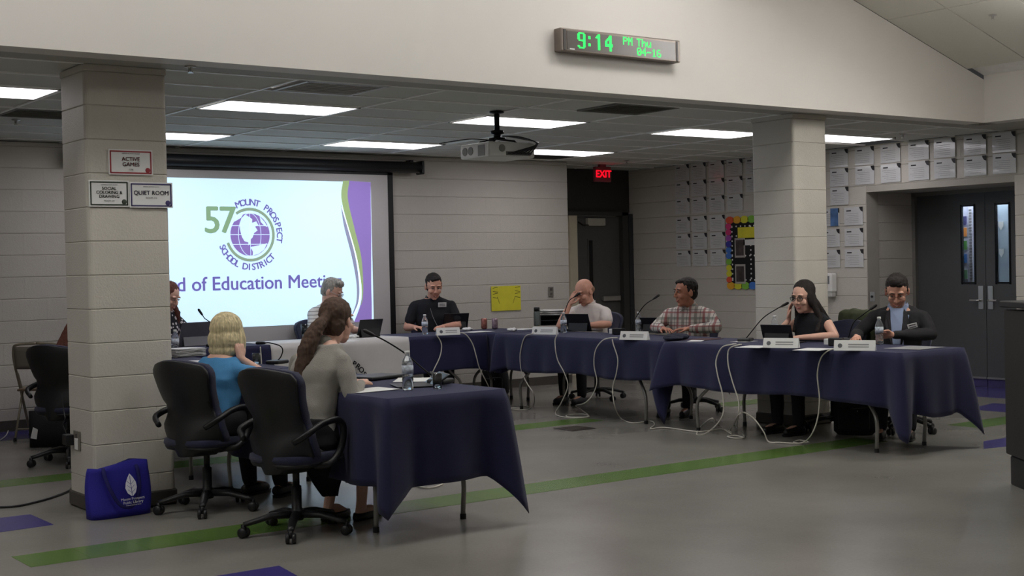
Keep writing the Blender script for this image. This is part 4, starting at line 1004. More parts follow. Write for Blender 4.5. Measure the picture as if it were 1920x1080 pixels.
    # ---- hair
    if hairm and hair != 'bald':
        c = MB(); cv = []
        if hair in ('short', 'crop', 'greyshort'):
            E(c, (0, -.020, .043), (.0795, .0945, .0855)); E(c, (0, .030, .093), (.050, .045, .022)); E(c, (.022, .050, .088), (.030, .026, .018)); E(c, (0, -.045, -.012), (.070, .060, .062))
            if hair == 'greyshort': E(c, (0, .02, .10), (.06, .06, .035)); E(c, (.03, .045, .105), (.045, .03, .025))
            if hair == 'short': E(c, (0, .036, .108), (.052, .046, .026)); E(c, (-.02, .058, .094), (.032, .026, .02))
            for s in (-1, 1): E(c, (s*.074, .010, .022), (.006, .012, .022))
            dp = .011
        elif hair == 'bob':
            E(c, (0, -.022, .040), (.094, .104, .096)); E(c, (0, -.05, -.03), (.098, .075, .085)); E(c, (0, -.055, -.09), (.088, .06, .05))
            for s in (-1, 1): E(c, (s*.078, .0, -.04), (.03, .05, .085)); E(c, (s*.072, .02, -.09), (.026, .035, .04))
            dp = .006
        elif hair == 'long':
            E(c, (0, -.028, .048), (.085, .097, .088)); E(c, (0, -.05, -.03), (.082, .062, .09))
            for s in (-1, 1): E(c, (s*.07, .0, -.01), (.022, .045, .07))
            H0 = HM @ Vector((0, -.06, -.06)); B1 = Vector((0, lean*(zz(1.0)-.5)-.12, zz(1.02))); B2 = Vector((0, lean*(zz(.85)-.5)-.14, zz(.86)))
            for x in (-.06, -.03, 0, .03, .06): c.chain([(H0+Vector((x, 0, 0)), .042), (B1+Vector((x*1.25, 0, 0)), .034), (B2+Vector((x*1.3, 0, 0)), .02)])
            for s in (-1, 1): c.chain([(HM @ Vector((s*.075, -.015, -.04)), .026), (Vector((s*.115, lean*.5+.0, zz(1.06))), .028), (Vector((s*.12, lean*.45+.06, zz(.95))), .018)])
            dp = .006
        elif hair == 'ponytail':
            E(c, (0, -.020, .040), (.084, .100, .090)); E(c, (0, -.05, -.02), (.078, .058, .07)); E(c, (0, -.105, .015), (.035, .03, .035))
            P0 = HM @ Vector((0, -.12, .005)); sw_ = -.045
            pts = [P0, P0+Vector((sw_*.2, -.05, -.03)), P0+Vector((sw_*.5, -.095, -.09)), P0+Vector((sw_*.8, -.125, -.16)), P0+Vector((sw_*1., -.14, -.235)), P0+Vector((sw_*1.2, -.15, -.31)), P0+Vector((sw_*1.3, -.15, -.36))]
            rr_ = [.03, .04, .048, .05, .046, .034, .015]
            for i in range(len(pts)-1): c.cap(pts[i], pts[i+1], rr_[i], rr_[i+1])
            for k in range(5):
                a = k*1.3; o_ = Vector((math.cos(a)*.02, math.sin(a)*.016, 0)); c.chain([(pts[j]+o_*(1+j*.2), .018) for j in range(1, 7)], 8)
            dp = .010
        elif hair == 'sidelong':
            E(c, (0, -.028, .048), (.086, .098, .088)); E(c, (0, -.05, -.03), (.085, .065, .09))
            for s in (-1, 1):
                pp = [(HM @ Vector((s*.072, .01, .0)), .028), (HM @ Vector((s*.085, .02, -.09)), .032)]
                for k in range(4): pp.append((Vector((s*(.10+.012*math.sin(k*2)), lean*.5+.05+.01*math.cos(k*2), zz(1.08-.07*k))), .036-.004*k))
                c.chain(pp)
            dp = .012
        if hair in ('long', 'ponytail', 'bob', 'sidelong'):
            # keep the face clear: front of the hairline
            pass
        c.remesh('hair', hairm, root, vox=.0065, smooth=2, disp=dp, dscale=.022)
    if hair == 'bald' and hairm:
        c = MB(); E(c, (0, -.035, -.002), (.0775, .072, .05)); c.remesh('hair', hairm, root, vox=.006, smooth=2)
    if glasses:
        g = MB(); gth = .0026 if glasses.name == 'dark_glasses' else .0016
        for s in (-1, 1):
            rp = [HM @ (hs*Vector((s*.032+.023*math.copysign(abs(math.cos(t))**.75, math.cos(t)), .101-.0035*abs(s*.032+.02*math.cos(t))/.03, .008+.0165*math.copysign(abs(math.sin(t))**.8, math.sin(t))))) for t in [2*PI*k/16 for k in range(16)]]
            g.tube(rp, gth, 6, closed=True); g.tube([HM @ (Vector((s*.054, .097, .012))*hs), HM @ (Vector((s*.078, .07, .012))*hs), HM @ (Vector((s*.08, .0, .008))*hs)], .0022, 6)
        g.tube([HM @ (Vector((-.010, .102, .012))*hs), HM @ (Vector((0, .105, .014))*hs), HM @ (Vector((.010, .102, .012))*hs)], .0022, 6); g.build('glasses', glasses, root, True)
        for s in (-1, 1):
            a = MB(); a.lathe([(.022, 0), (.022, .0008)], HM @ (Vector((s*.032, .1005, .008))*hs), 16, R4 @ Matrix.Rotation(PI/2, 4, 'X')); a.build('lens', glassm, root)
    return root, HM, SH, arms, zz
def hairmat(name, rgb, rough=.8):
    def bld(nt, b):
        tc = node(nt, 'ShaderNodeTexCoord'); mp = node(nt, 'ShaderNodeMapping'); mp.inputs['Scale'].default_value = (60, 60, 4)
        nt.links.new(tc.outputs['Object'], mp.inputs[0]); n = node(nt, 'ShaderNodeTexNoise', Scale=1.6, Detail=3.); nt.links.new(mp.outputs[0], n.inputs['Vector'])
        c2 = tuple(min(255, v*1.12+3) for v in rgb); c1 = tuple(v*.86 for v in rgb)
        nt.links.new(rampn(nt, n.outputs['Fac'], [(.35, c1), (.7, c2)], 'LINEAR'), b.inputs['Base Color'])
        bu = node(nt, 'ShaderNodeBump'); bu.inputs['Strength'].default_value = .6; bu.inputs['Distance'].default_value = .004; nt.links.new(n.outputs['Fac'], bu.inputs['Height']); nt.links.new(bu.outputs[0], b.inputs['Normal'])
    return ramp_mat(name, bld, rough)
h_dark = hairmat('hair_black', (30, 23, 20)); h_brown = hairmat('hair_dark_brown', (62, 44, 34)); h_red = hairmat('hair_auburn', (92, 50, 38)); h_gray = hairmat('hair_grey', (150, 146, 138)); h_blond = hairmat('hair_blonde', (205, 190, 150)); h_pony = hairmat('hair_brown', (80, 60, 48)); h_salt = hairmat('hair_salt_pepper', (36, 29, 26)); h_thin = hairmat('hair_thin', (150, 112, 88))
def plaid(nt, b):
    tc = node(nt, 'ShaderNodeTexCoord'); sx = node(nt, 'ShaderNodeSeparateXYZ'); nt.links.new(tc.outputs['Object'], sx.inputs[0]); L_ = nt.links
    def strp(sock, sc_, lo, hi, cl, prev, ph=0.):
        a = node(nt, 'ShaderNodeMath', operation='MULTIPLY_ADD'); a.inputs[1].default_value = sc_; a.inputs[2].default_value = ph; L_.new(sock, a.inputs[0])
        f = node(nt, 'ShaderNodeMath', operation='FRACT'); L_.new(a.outputs[0], f.inputs[0])
        g = node(nt, 'ShaderNodeMath', operation='COMPARE'); g.inputs[1].default_value = (lo+hi)/2; g.inputs[2].default_value = (hi-lo)/2; L_.new(f.outputs[0], g.inputs[0])
        mlt = node(nt, 'ShaderNodeMath', operation='MULTIPLY'); mlt.inputs[1].default_value = .75; L_.new(g.outputs[0], mlt.inputs[0])
        mx = node(nt, 'ShaderNodeMix', data_type='RGBA'); L_.new(mlt.outputs[0], mx.inputs[0])
        if prev is None: mx.inputs[6].default_value = (*lin((205, 198, 188)), 1)
        else: L_.new(prev, mx.inputs[6])
        mx.inputs[7].default_value = (*lin(cl), 1); return mx.outputs[2]
    c = strp(sx.outputs[2], 8., .1, .3, (120, 128, 118), None); c = strp(sx.outputs[0], 8., .1, .32, (128, 120, 112), c); c = strp(sx.outputs[0], 8., .55, .72, (150, 72, 74), c); c = strp(sx.outputs[2], 8., .58, .7, (150, 84, 84), c); c = strp(sx.outputs[0], 8., .86, .9, (60, 62, 70), c); c = strp(sx.outputs[2], 8., .84, .88, (60, 62, 70), c)
    L_.new(c, b.inputs['Base Color'])
plaidm = ramp_mat('plaid_shirt', plaid, .85)
def floral(nt, b):
    tc = node(nt, 'ShaderNodeTexCoord'); n = node(nt, 'ShaderNodeTexNoise', Scale=9.); v = node(nt, 'ShaderNodeTexVoronoi', Scale=26.); nt.links.new(tc.outputs['Object'], v.inputs['Vector'])
    nt.links.new(rampn(nt, v.outputs['Distance'], [(0, (214, 206, 208)), (.34, (24, 20, 30))]), b.inputs['Base Color'])
floralm = ramp_mat('floral_blouse', floral, .8)
def stripes(nt, b):
    tc = node(nt, 'ShaderNodeTexCoord'); wv = node(nt, 'ShaderNodeTexWave', Scale=9., Distortion=1.2); wv.bands_direction = 'Z'; nt.links.new(tc.outputs['Object'], wv.inputs['Vector'])
    nt.links.new(rampn(nt, wv.outputs['Fac'], [(0, (128, 126, 124)), (.25, (212, 210, 206))], 'LINEAR'), b.inputs['Base Color'])
stripem = ramp_mat('striped_shirt', stripes, .85)
blackp = mat('black_polo_knit', (24, 25, 31), .85, bump=.2, bscale=400); whitepo = mat('white_polo_knit', (222, 214, 206), .85, bump=.2, bscale=300); bluet = mat('blue_knit_top', (70, 132, 180), .85, bump=.2, bscale=300)
greyc = mat('grey_cardigan_knit', (148, 144, 136), .95, bump=.5, bscale=250, sheen=.2); blazer = mat('dark_blazer_wool', (34, 33, 36), .85, bump=.2, bscale=300); creamt = mat('cream_top', (206, 196, 166), .85)
darkp = mat('dark_trousers', (26, 26, 30), .85); jeans = mat('dark_blue_trousers', (28, 32, 46), .85); lblue = mat('light_blue_shirt', (150, 165, 195), .8)
gfr = mat('dark_glasses', (34, 28, 28), .3, var=0); gbr = mat('brown_glasses', (120, 60, 42), .3, var=0); gcl = mat('clear_glasses', (170, 165, 165), .2, var=0)
sneak = mat('sneaker', (60, 60, 64), .6)
HD = lambda px, py, X=None, Y=None: (ax(px, py, X) if X else ay(px, py, Y))
# floral top woman, half hidden by the near pillar
p1 = person('woman with auburn curls and black-and-white floral top, half hidden by the near pillar', A_(198), HD(317, 556, Y=12.22), skinC, floralm, darkp, head=(A_(10), A_(-28), 0), lean=.16, sleeve='long', hair='sidelong', hairm=h_red, female=True,
            L=dict(e=(-.26, .2, .80), w=(-.14, .40, .80), f=(.4, 1, 0), n=(0, 0, -1)), Rr=dict(e=(.27, .2, .80), w=(.16, .38, .80), f=(-.4, 1, 0), n=(0, 0, -1)))
p2 = person('grey-haired person with glasses in a striped shirt, looking down before the projection screen', A_(190), HD(622, 547, Y=12.22), skinC, stripem, darkp, head=(A_(32), A_(-28), 0), lean=.14, sleeve='short', hair='greyshort', hairm=h_gray, glasses=gcl, smile=False,
            Rr=dict(e=(.28, .16, .80), w=(.22, .38, .80), f=(-.1, 1, 0), n=(0, 0, -1)), L=dict(e=(-.26, .16, .80), w=(-.17, .36, .81), f=(.2, 1, .3), n=(0, 0, -1), c=.8))
p3 = person('smiling dark-haired man in a black polo with a white name tag, at the back corner', A_(155), HD(813, 537, Y=12.24), skinA, blackp, darkp, head=(A_(6), A_(-20), 0), lean=.16, wide=1.10, sleeve='short', hair='crop', hairm=h_dark, belly=.01,
            Rr=dict(e=(.29, .08, .79), w=(.23, .32, .80), f=(-.5, .8, 0), n=(0, 0, -1)), L=dict(e=(-.26, .14, .80), w=(-.06, .36, .80), f=(.6, .8, 0), n=(0, 0, -1)))
p4 = person('bald man in a white polo hiding his face in his hand', A_(108), HD(1096, 547, X=8.98), skinA, whitepo, darkp, head=(A_(-14), A_(-24), 0), lean=.18, wide=1.08, sleeve='short', hair='bald', hairm=h_thin, belly=.02, smile=False, foot=sneak,
            Rr=dict(e=(.17, .38, .80), w=(.10, .29, 1.02), f=(-.42, -.05, .85), n=(-.35, -.9, .25), c=.35), L=dict(e=(-.27, .14, .81), w=(-.12, .38, .80), f=(.6, .8, 0), n=(0, 0, -1)))
p5 = person('heavyset man in a red and grey plaid shirt, smiling towards the screen', A_(116), HD(1286, 548, X=8.93), skinB, plaidm, darkp, head=(A_(-42), A_(-4), 0), lean=.12, wide=1.12, sleeve='long', hair='crop', hairm=h_salt, belly=.03,
            Rr=dict(e=(.30, .16, .81), w=(.14, .36, .81), f=(-.7, .7, 0), n=(0, 0, -1)), L=dict(e=(-.30, .12, .81), w=(-.10, .34, .81), f=(.8, .5, 0), n=(0, 0, -1)))
p6 = person('woman with long dark hair and glasses in a sleeveless black top, cheek on hand', A_(92), HD(1506, 557, X=8.60), skinC, blackp, darkp, head=(A_(6), A_(-12), 0), lean=.26, wide=1.0, sleeve='none', hair='long', hairm=h_dark, glasses=gfr, female=True,
            Rr=dict(e=(.19, .33, .79), w=(.13, .235, .93), f=(-.10, -.0, 1), n=(-.9, -.4, 0), c=.3), L=dict(e=(-.26, .12, .80), w=(-.06, .36, .79), f=(.7, .7, 0), n=(0, 0, -1)))
p7 = person('man in a dark blazer and glasses looking down with a bottle before him', A_(122), HD(1682, 546, X=8.95), skinA, blazer, darkp, head=(A_(2), A_(-30), 0), lean=.16, wide=1.06, sleeve='long', hair='short', hairm=h_dark, glasses=gbr, jacket=True,
            Rr=dict(e=(.32, .16, .81), w=(.30, .36, .80), f=(-.1, 1, 0), n=(-.3, 0, -1), c=.9), L=dict(e=(-.26, .14, .81), w=(.02, .36, .82), f=(.9, .5, 0), n=(0, .9, -.5), c=1.0))
p8 = person('blonde woman in a blue top seen from behind, resting her face on her hand', A_(-66), (428, 628), skinC, bluet, darkp, head=(A_(8), A_(-4), 0), at=(3.33, 7.60), wide=1.05, sleeve='half', hair='bob', hairm=h_blond, female=True, hy=.02,
            Rr=dict(e=(.20, .30, .77), w=(.115, .155, .90), f=(-.10, -.02, .98), n=(-.9, .1, 0), c=.35), L=dict(e=(-.25, .28, .80), w=(-.08, .45, .80), f=(.6, .7, 0), n=(0, 0, -1)),
            legs={'k-1': (-.11, .42, .53), 'a-1': (-.12, .48, .10), 'k1': (.11, .42, .53), 'a1': (.10, .52, .10)})
p9 = person('woman with a long brown ponytail and grey cardigan seen from behind', A_(-66), (632, 602), skinC, greyc, darkp, head=(A_(4), A_(-4), 0), at=(3.43, 6.60), wide=.98, sleeve='long', hair='ponytail', hairm=h_pony, female=True, pants_on=False, shoes=False,
            Rr=dict(e=(.24, .13, .72), w=(.15, .34, .785), f=(-.5, .8, .1), n=(0, 0, -1)), L=dict(e=(-.20, .18, .78), w=(-.06, .42, .79), f=(.5, .8, 0), n=(0, 0, -1)),
            legs={'k1': (.10, .43, .52), 'a1': (.09, .40, .095), 't1': (.09, .54, .03), 'k-1': (-.08, .44, .52), 'a-1': (-.06, .30, .12), 't-1': (-.06, .43, .03)})
p10 = person('person with brown hair and cream top, almost wholly hidden behind the near pillar', A_(-62), HD(158, 602, X=3.50), skinC, creamt, darkp, head=(A_(-6), A_(-14), 0), lean=.2, sleeve='half', hair='long', hairm=h_red, female=True)
# --- details of clothing
def tagon(P, c, w_, h_, label_lines=True, roll=0.):
    root, HM, SH, arms, zz = P; e = MB().box((0, 0, 0), (w_, .005, h_), bev=.001).build('name_tag', paper, root); e.location = c; e.rotation_euler = (-.25, roll, 0)
    for k in range(2): l = MB().box((0, .0035, .008-k*.018), (w_*.7, .001, .006)).build('printed_line', ink, e)
tagon(p3, (-.085, .195, 1.03), .09, .05)
tagon(p7, (-.125, .262, .885), .075, .04, roll=.25)
root = p3[0]; MB().tube(cr([(.075, .10, 1.13), (.05, .165, 1.02), (.02, .20, .90), (-.02, .25, .80)], 6), .0035, 6).build('lanyard', mat('grey_lanyard', (110, 110, 112), .7), root)
# polo collars and the blazer's shirt front
def collar(P, m, y0=.045, w_=.062):
    root, HM, SH, arms, zz = P; z = zz(1.115)
    for s in (-1, 1): q = MB(); q.poly([(s*.072, -.01+y0, z+.03), (s*.066, .045+y0, z+.012), (s*.012, .075+y0, z-.035), (s*.055, .075+y0, z-.06), (s*.092, .02+y0, z-.02)], (0, .004, .004)); q.build('collar', m, root)
collar(p3, blackp, .07); collar(p4, whitepo, .07); collar(p5, plaidm, .06); collar(p7, lblue, .065)
root = p7[0]; zz = p7[4]
q = MB(); q.poly([(-.05, .185, zz(1.10)), (.05, .185, zz(1.10)), (.045, .222, zz(.95)), (.03, .235, zz(.80)), (-.03, .235, zz(.80)), (-.045, .222, zz(.95))], (0, .012, .004)); q.build('shirt_front', lblue, root)
for s in (-1, 1):
    q = MB(); q.poly([(s*.055, .175, zz(1.10)), (s*.085, .185, zz(1.05)), (s*.09, .21, zz(.97)), (s*.04, .245, zz(.80)), (s*.03, .245, zz(.80)), (s*.04, .225, zz(.93))], (0, .016, .004)); q.build('lapel', mat('lapel_wool', (40, 38, 42), .8), root)
# woman in grey: skirt, lace hem, flats
root = p9[0]
q = MB(); q.loft([((0, .0, .435), .17, .13), ((0, 0, .48), .195, .15), ((0, .0, .56), .17, .13), ((0, 0, .62), .145, .115)], 20, 2.5)
for s in (-1, 1): q.chain([((s*.08, .02, .51), .095), ((s*.09, .40, .50), .08)])
q.chain([((-.06, .30, .49), .085), ((.08, .40, .47), .085), ((.07, .40, .40), .085)]); q.chain([((0, .42, .5), .08), ((-.02, .42, .40), .085)]); q.remesh('skirt', mat('black_skirt', (17, 17, 20), .9), root, vox=.008, smooth=5, disp=.015, dscale=.1)
q = MB(); rws = []
for j in range(6):
    row = []
    for i in range(48):
        t = 2*PI*i/48; wv = 1+.10*math.sin(t*9)*j/5
        row.append(q.b.verts.new(((.015+.150*math.cos(t)*wv), .36+.125*math.sin(t)*wv, .48-.042*j)))
    rws.append(row)
for a, c in zip(rws, rws[1:]):
    for i in range(48): q.b.faces.new((a[i], a[(i+1) % 48], c[(i+1) % 48], c[i]))
o = q.build('skirt_hem', mat('black_skirt', (17, 17, 20)), root, True); sm = o.modifiers.new('t', 'SOLIDIFY'); sm.thickness = .003
q = MB()
for i in range(72):
    t = 2*PI*i/72; q.tube([(.015+.165*math.cos(t), .36+.138*math.sin(t), .275), (.015+.17*math.cos(t+.03), .36+.142*math.sin(t+.03), .245-.012*math.sin(i*1.7))], .004, 4)
o = q.build('lace_edge', mat('cream_lace', (120, 112, 104), .8), root)
# trailing black shawl piece hanging from the seat
q = MB(); rws = []
for j in range(8):
    u = j/7; rws.append([q.b.verts.new((.05-.16*u*0-.10+.28*(i/9)*(1-.75*u)+.07*u, -.02+.16*(i/9)*(1-.6*u)+.14*u+.012*math.sin(i*2.+j), .47-.30*u)) for i in range(10)])
for a, c in zip(rws, rws[1:]):
    for i in range(9): q.b.faces.new((a[i], a[i+1], c[i+1], c[i]))
o = q.build('skirt_drape', mat('sheer_black', (22, 22, 24), .9), root, True); sm = o.modifiers.new('t', 'SOLIDIFY'); sm.thickness = .003
for s, an in ((1, Vector((.09, .40, .095))), (-1, Vector((-.06, .30, .12)))):
    q = MB(); q.loft([((0, 0, .002), .036, .122), ((0, 0, .018), .040, .127), ((0, .0, .042), .037, .12)], 22, 2.5); 
    q.xform(Matrix.Translation((an.x, an.y+.055, 0)))
    q.build('flat_shoe', mat('shoe_black', (24, 22, 22)), root, True)

# ================================================================== CHAIR PLACEMENT
def under(P, dy=-.02, dx=0):
    r = P[0]; Rm = Matrix.Rotation(r.rotation_euler.z, 3, 'Z'); v = r.location + Rm @ Vector((dx, dy, 0)); return (v.x, v.y)
ch = task_chair(under(p9, -.07), A_(-72), 'navy task chair nearest the camera, carrying the woman in grey')
def chair_at(xy, deg, label, src=None):
    c = copy_tree(src or ch); c.location = (xy[0], xy[1], 0); c.rotation_euler.z = A_(deg); c['label'] = label; return c
chair_at(under(p8, -.04), -68, 'navy task chair beside the near pillar, carrying the blonde woman')
chair_at(under(p10, -.03), -58, 'navy task chair left of the near pillar, in front of the folding chair')
chair_at(under(p3, -.03), 158, 'navy task chair of the man in the black polo')
chair_at(under(p2, -.03), 185, 'task chair of the grey-haired person before the projection screen')
chair_at(under(p1, -.03), 195, 'task chair of the woman in the floral top behind the near pillar')
chair_at(under(p4, -.05), 100, 'navy task chair of the bald man, its base showing under the table')
chair_at(under(p5, -.05), 118, 'task chair of the man in the plaid shirt')
c6 = chair_at(under(p6, -.05), 82, 'task chair of the sleeveless woman, olive coat over its back'); c6.location.y -= .10
chair_at(under(p7, -.06), 108, 'navy task chair of the man in the dark blazer, rightmost of all')
# olive coat draped over the back of that chair
ja = empty('coat', (c6.location.x, c6.location.y, 0), A_(82), 'olive green coat hung over the chair back behind the sleeveless woman', 'coat')
q = MB(); q.loft([((-.02, -.30, .52), .26, .05), ((-.03, -.30, .70), .27, .06), ((-.03, -.285, .90), .27, .065), ((-.03, -.28, .97), .24, .06), ((-.03, -.28, 1.0), .17, .035)], 24, 3)
q.remesh('coat_body', mat('olive_coat', (66, 72, 50), .9, bump=.3, bscale=200), ja, vox=.01, smooth=5, disp=.03, dscale=.1)
q = MB(); q.chain([((-.26, -.28, .92), .05), ((-.29, -.26, .75), .048), ((-.28, -.24, .60), .04)]); q.remesh('coat_sleeve', mat('olive_coat', (0, 0, 0)), ja, vox=.01, smooth=4, disp=.02)
# folding chair at far left
ff = az(10, 826, 0)
fc = empty('folding_chair', (ff.x+.33, ff.y-.05, 0), A_(-35), 'tan metal folding chair by the back wall at far left', 'chair')
tanm = mat('tan_metal', (150, 142, 124), .4, metal=.4); tanb = mat('tan_panel', (150, 144, 132), .4, metal=.3)
for s in (-1, 1):
    MB().tube(cr([(s*.21, .24, .01), (s*.21, .02, .42), (s*.21, -.13, .68), (s*.20, -.17, .80), (s*.16, -.18, .835), (0, -.18, .845)], 6), .012, 8).build('front_leg_frame', tanm, fc, True)
    MB().tube([(s*.19, -.22, .01), (s*.19, .0, .40), (s*.19, .05, .45)], .011, 8).build('rear_leg', tanm, fc, True)
    MB().tube([(s*.205, -.06, .58), (s*.20, .02, .44)], .008, 6).build('brace', tanm, fc)
    for p in ((s*.21, .24), (s*.19, -.22)): MB().lathe([(.016, 0), (.014, .03)], (p[0], p[1], 0), 10).build('rubber_foot', blk, fc)
q = MB(); rws = []
for j in range(6):
    z = .62+.2*j/5; rws.append([q.b.verts.new((-.20+.4*i/10, -.115-.065*j/5-.035*(1-((i-5)/5)**2), z)) for i in range(11)])
for a, c in zip(rws, rws[1:]):
    for i in range(10): q.b.faces.new((a[i], a[i+1], c[i+1], c[i]))
o = q.build('back_panel', tanb, fc, True); sm = o.modifiers.new('t', 'SOLIDIFY'); sm.thickness = .006
MB().box((0, .06, .435), (.39, .38, .02), bev=.008, seg=2).build('seat', mat('brown_seat', (104, 84, 64), .5), fc)
MB().tube([(-.2, .17, .14), (.2, .17, .14)], .008, 6).build('cross_bar', tanm, fc); MB().tube([(-.19, -.17, .1), (.19, -.17, .1)], .008, 6).build('cross_bar', tanm, fc)

# ================================================================== THINGS ON THE TABLES
TT = .753
def bottle(px, py, label, hgt=.205, z=TT):
    p = az(px, py, z); e = empty('water_bottle', (p.x, p.y, z), random.random()*6, label, 'bottle', 'plastic water bottles'); k = hgt/.205; r = .032
    prof = [(.0, 0), (.026, 0), (.031, .006), (r, .015)]+[(r-(.0018 if i % 2 else 0), .02+.009*i) for i in range(12)]+[(r, .135), (.027, .155), (.016, .175), (.012, .182), (.012, .19)]
    MB().lathe([(a, b*k) for a, b in prof], seg=18).build('bottle_body', petm, e, True)
    MB().lathe([(.0, .002), (.028, .004), (.0295, .012), (.0295, .075), (0, .075)], seg=16).build('bottle_water', waterm, e, True)
    MB().lathe([(.0327, .085*k), (.0327, .128*k)], seg=18).build('bottle_label', mat('label_film', (190, 198, 208), .3, var=.4, nscale=60), e, True)
    MB().lathe([(.0145, .187*k), (.0145, .203*k), (.013, .205*k)], seg=14).build('bottle_cap', whitep, e, True); return e
bottle(797, 627, 'plastic water bottle in front of the man in the black polo')
bottle(1057, 624, 'plastic water bottle in front of the bald man')
bottle(1198, 624, 'plastic water bottle left of the plaid shirt man')
bottle(1453, 636, 'plastic water bottle in front of the sleeveless woman')
bottle(1649, 645, 'plastic water bottle in the hands of the man in the blazer', hgt=.215)
bottle(765, 731, 'plastic water bottle on the table nearest the camera', hgt=.215)
bottle(329, 664, 'plastic water bottle beside the near pillar, before the floral top')
def tumbler(px, py, label, r=.028, hh=.085, m=None):
    p = az(px, py, TT); e = empty('drinking_glass', (p.x, p.y, TT), 0, label, 'glass')
    MB().lathe([(0, 0), (r*.85, 0), (r, hh), (r-.003, hh), (r*.82, .006), (0, .006)], seg=18).build('glass_wall', m or glassm, e, True)
    MB().lathe([(0, .007), (r*.8, .007), (r*.88, hh*.5), (0, hh*.5)], seg=16).build('drink', waterm, e, True)
tumbler(820, 729, 'small clear tumbler at the far edge of the nearest table')
tumbler(571, 634, 'tall clear glass in front of the grey-haired person', r=.035, hh=.14)
tumbler(481, 683, 'small clear tumbler beside the blonde woman', r=.03, hh=.08)
# steel-topped tumbler and cans
p = az(1007, 611, TT); e = empty('drink_tumbler', (p.x, p.y, TT), 0, 'smoky clear bottle with a black lid left of the papers box', 'bottle')
MB().lathe([(0, 0), (.034, 0), (.037, .01), (.037, .15), (.03, .165), (.03, .17)], seg=20).build('bottle_body', mat('smoky_plastic', (130, 142, 140), .15, trans=.6), e, True); MB().lathe([(.033, .165), (.033, .205), (.028, .21)], seg=20).build('bottle_lid', blk, e, True)
for px_, c, l in ((908, (170, 110, 100), 'copper coloured drink can, left of two on the back corner'), (928, (150, 130, 140), 'silver and red drink can, right of two on the back corner')):
    p = az(px_, 617, TT); e = empty('drink_can', (p.x, p.y, TT), 0, l, 'can')
    MB().lathe([(.02, 0), (.032, .008), (.033, .012), (.033, .105), (.028, .117)], seg=20).build('can_body', mat('can_%d' % px_, c, .3, metal=.6, var=.5, nscale=30), e, True); MB().lathe([(.027, .117), (.026, .119), (.024, .115)], seg=18).build('can_lid', chrome, e, True)
# tablets on stands
def tablet(px, py, ang, label, w_=.29, h_=.19, tilt=.35, m=blk, z=TT, name='tablet_computer', cat='tablet'):
    """ang: direction of the user; we see the back"""
    p = az(px, py, z); e = empty(name, (p.x, p.y, z), ang, label, cat)
    Tm = Matrix.Rotation(tilt, 4, 'X')      # leans away from user (towards -Y local)
    q = MB().box((0, 0, h_/2), (w_, .009, h_), bev=.003, seg=2).xform(Tm); q.build('tablet_case', m, e)
    MB().box((0, .0055, h_/2), (w_-.02, .001, h_-.02)).xform(Tm).build('screen', mat('dark_screen', (40, 44, 52), .12, var=0), e)
    MB().box((0, -.050, h_*.24), (w_*.8, .004, h_*.55)).xform(Matrix.Rotation(-.20, 4, 'X')).build('kickstand', m, e)
    MB().box((0, .10, .005), (w_, .20, .007), bev=.003).build('keyboard_cover', m, e)
    return e
tablet(853, 618, A_(-12), 'dark tablet computer in front of the man in the black polo')
tablet(690, 632, A_(8), 'dark tablet computer in front of the grey-haired person')
tablet(1088, 621, A_(-75), 'dark tablet computer in front of the bald man')
tablet(1226, 624, A_(-75), 'dark tablet computer in front of the plaid shirt man', w_=.25, h_=.16)
tablet(1461, 644, A_(-78), 'dark tablet computer in front of the sleeveless woman', w_=.28, h_=.165)
tablet(366, 648, A_(8), 'grey laptop open in front of the woman in the floral top', w_=.36, h_=.235, m=mat('laptop_grey', (112, 112, 118), .4, metal=.3), name='laptop', cat='laptop')
tablet(803, 722, A_(70), 'dark tablet computer lying open behind the bottle on the nearest table', w_=.26, h_=.12, tilt=1.0)
# name plates
def nameplate(px, py, ang, label, w_=.28, h_=.075):
    p = az(px, py, TT); e = empty('name_plate', (p.x, p.y, TT), ang, label, 'name plate', 'white name plates on the tables')
    q = MB(); q.b.verts.ensure_lookup_table(); q.poly([(-w_/2, -.03, 0), (-w_/2, .03, 0), (-w_/2, .004, h_), (-w_/2, -.004, h_)], (w_, 0, 0)); q.build('plate', whitep, e)
    Tm = Matrix.Translation((0, -.0305, 0)) @ Matrix.Rotation(-.33, 4, 'X')
    MB().lathe([(.017, 0), (.017, .001)], (-w_/2+.045, 0, h_*.5), 14, Matrix.Rotation(PI/2, 4, 'X')).xform(Tm).build('emblem', mat('plate_emblem', (92, 94, 98), .6), e)
    q = MB(); q.box((.03, 0, h_*.62), (w_*.5, .001, .010)).box((.03, 0, h_*.38), (w_*.5, .001, .008)); q.xform(Tm).build('name_lines', mat('plate_text', (150, 150, 150), .6), e); return e
nameplate(840, 628, A_(-18), 'white name plate before the man in the black polo', w_=.24)
nameplate(1022, 627, A_(-70), 'white name plate before the bald man, left of his bottle')
nameplate(1190, 637, A_(-72), 'white name plate before the plaid shirt man')
nameplate(1465, 652, A_(-66), 'white name plate before the sleeveless woman')
nameplate(1603, 657, A_(-62), 'white name plate before the man in the blazer', w_=.30)
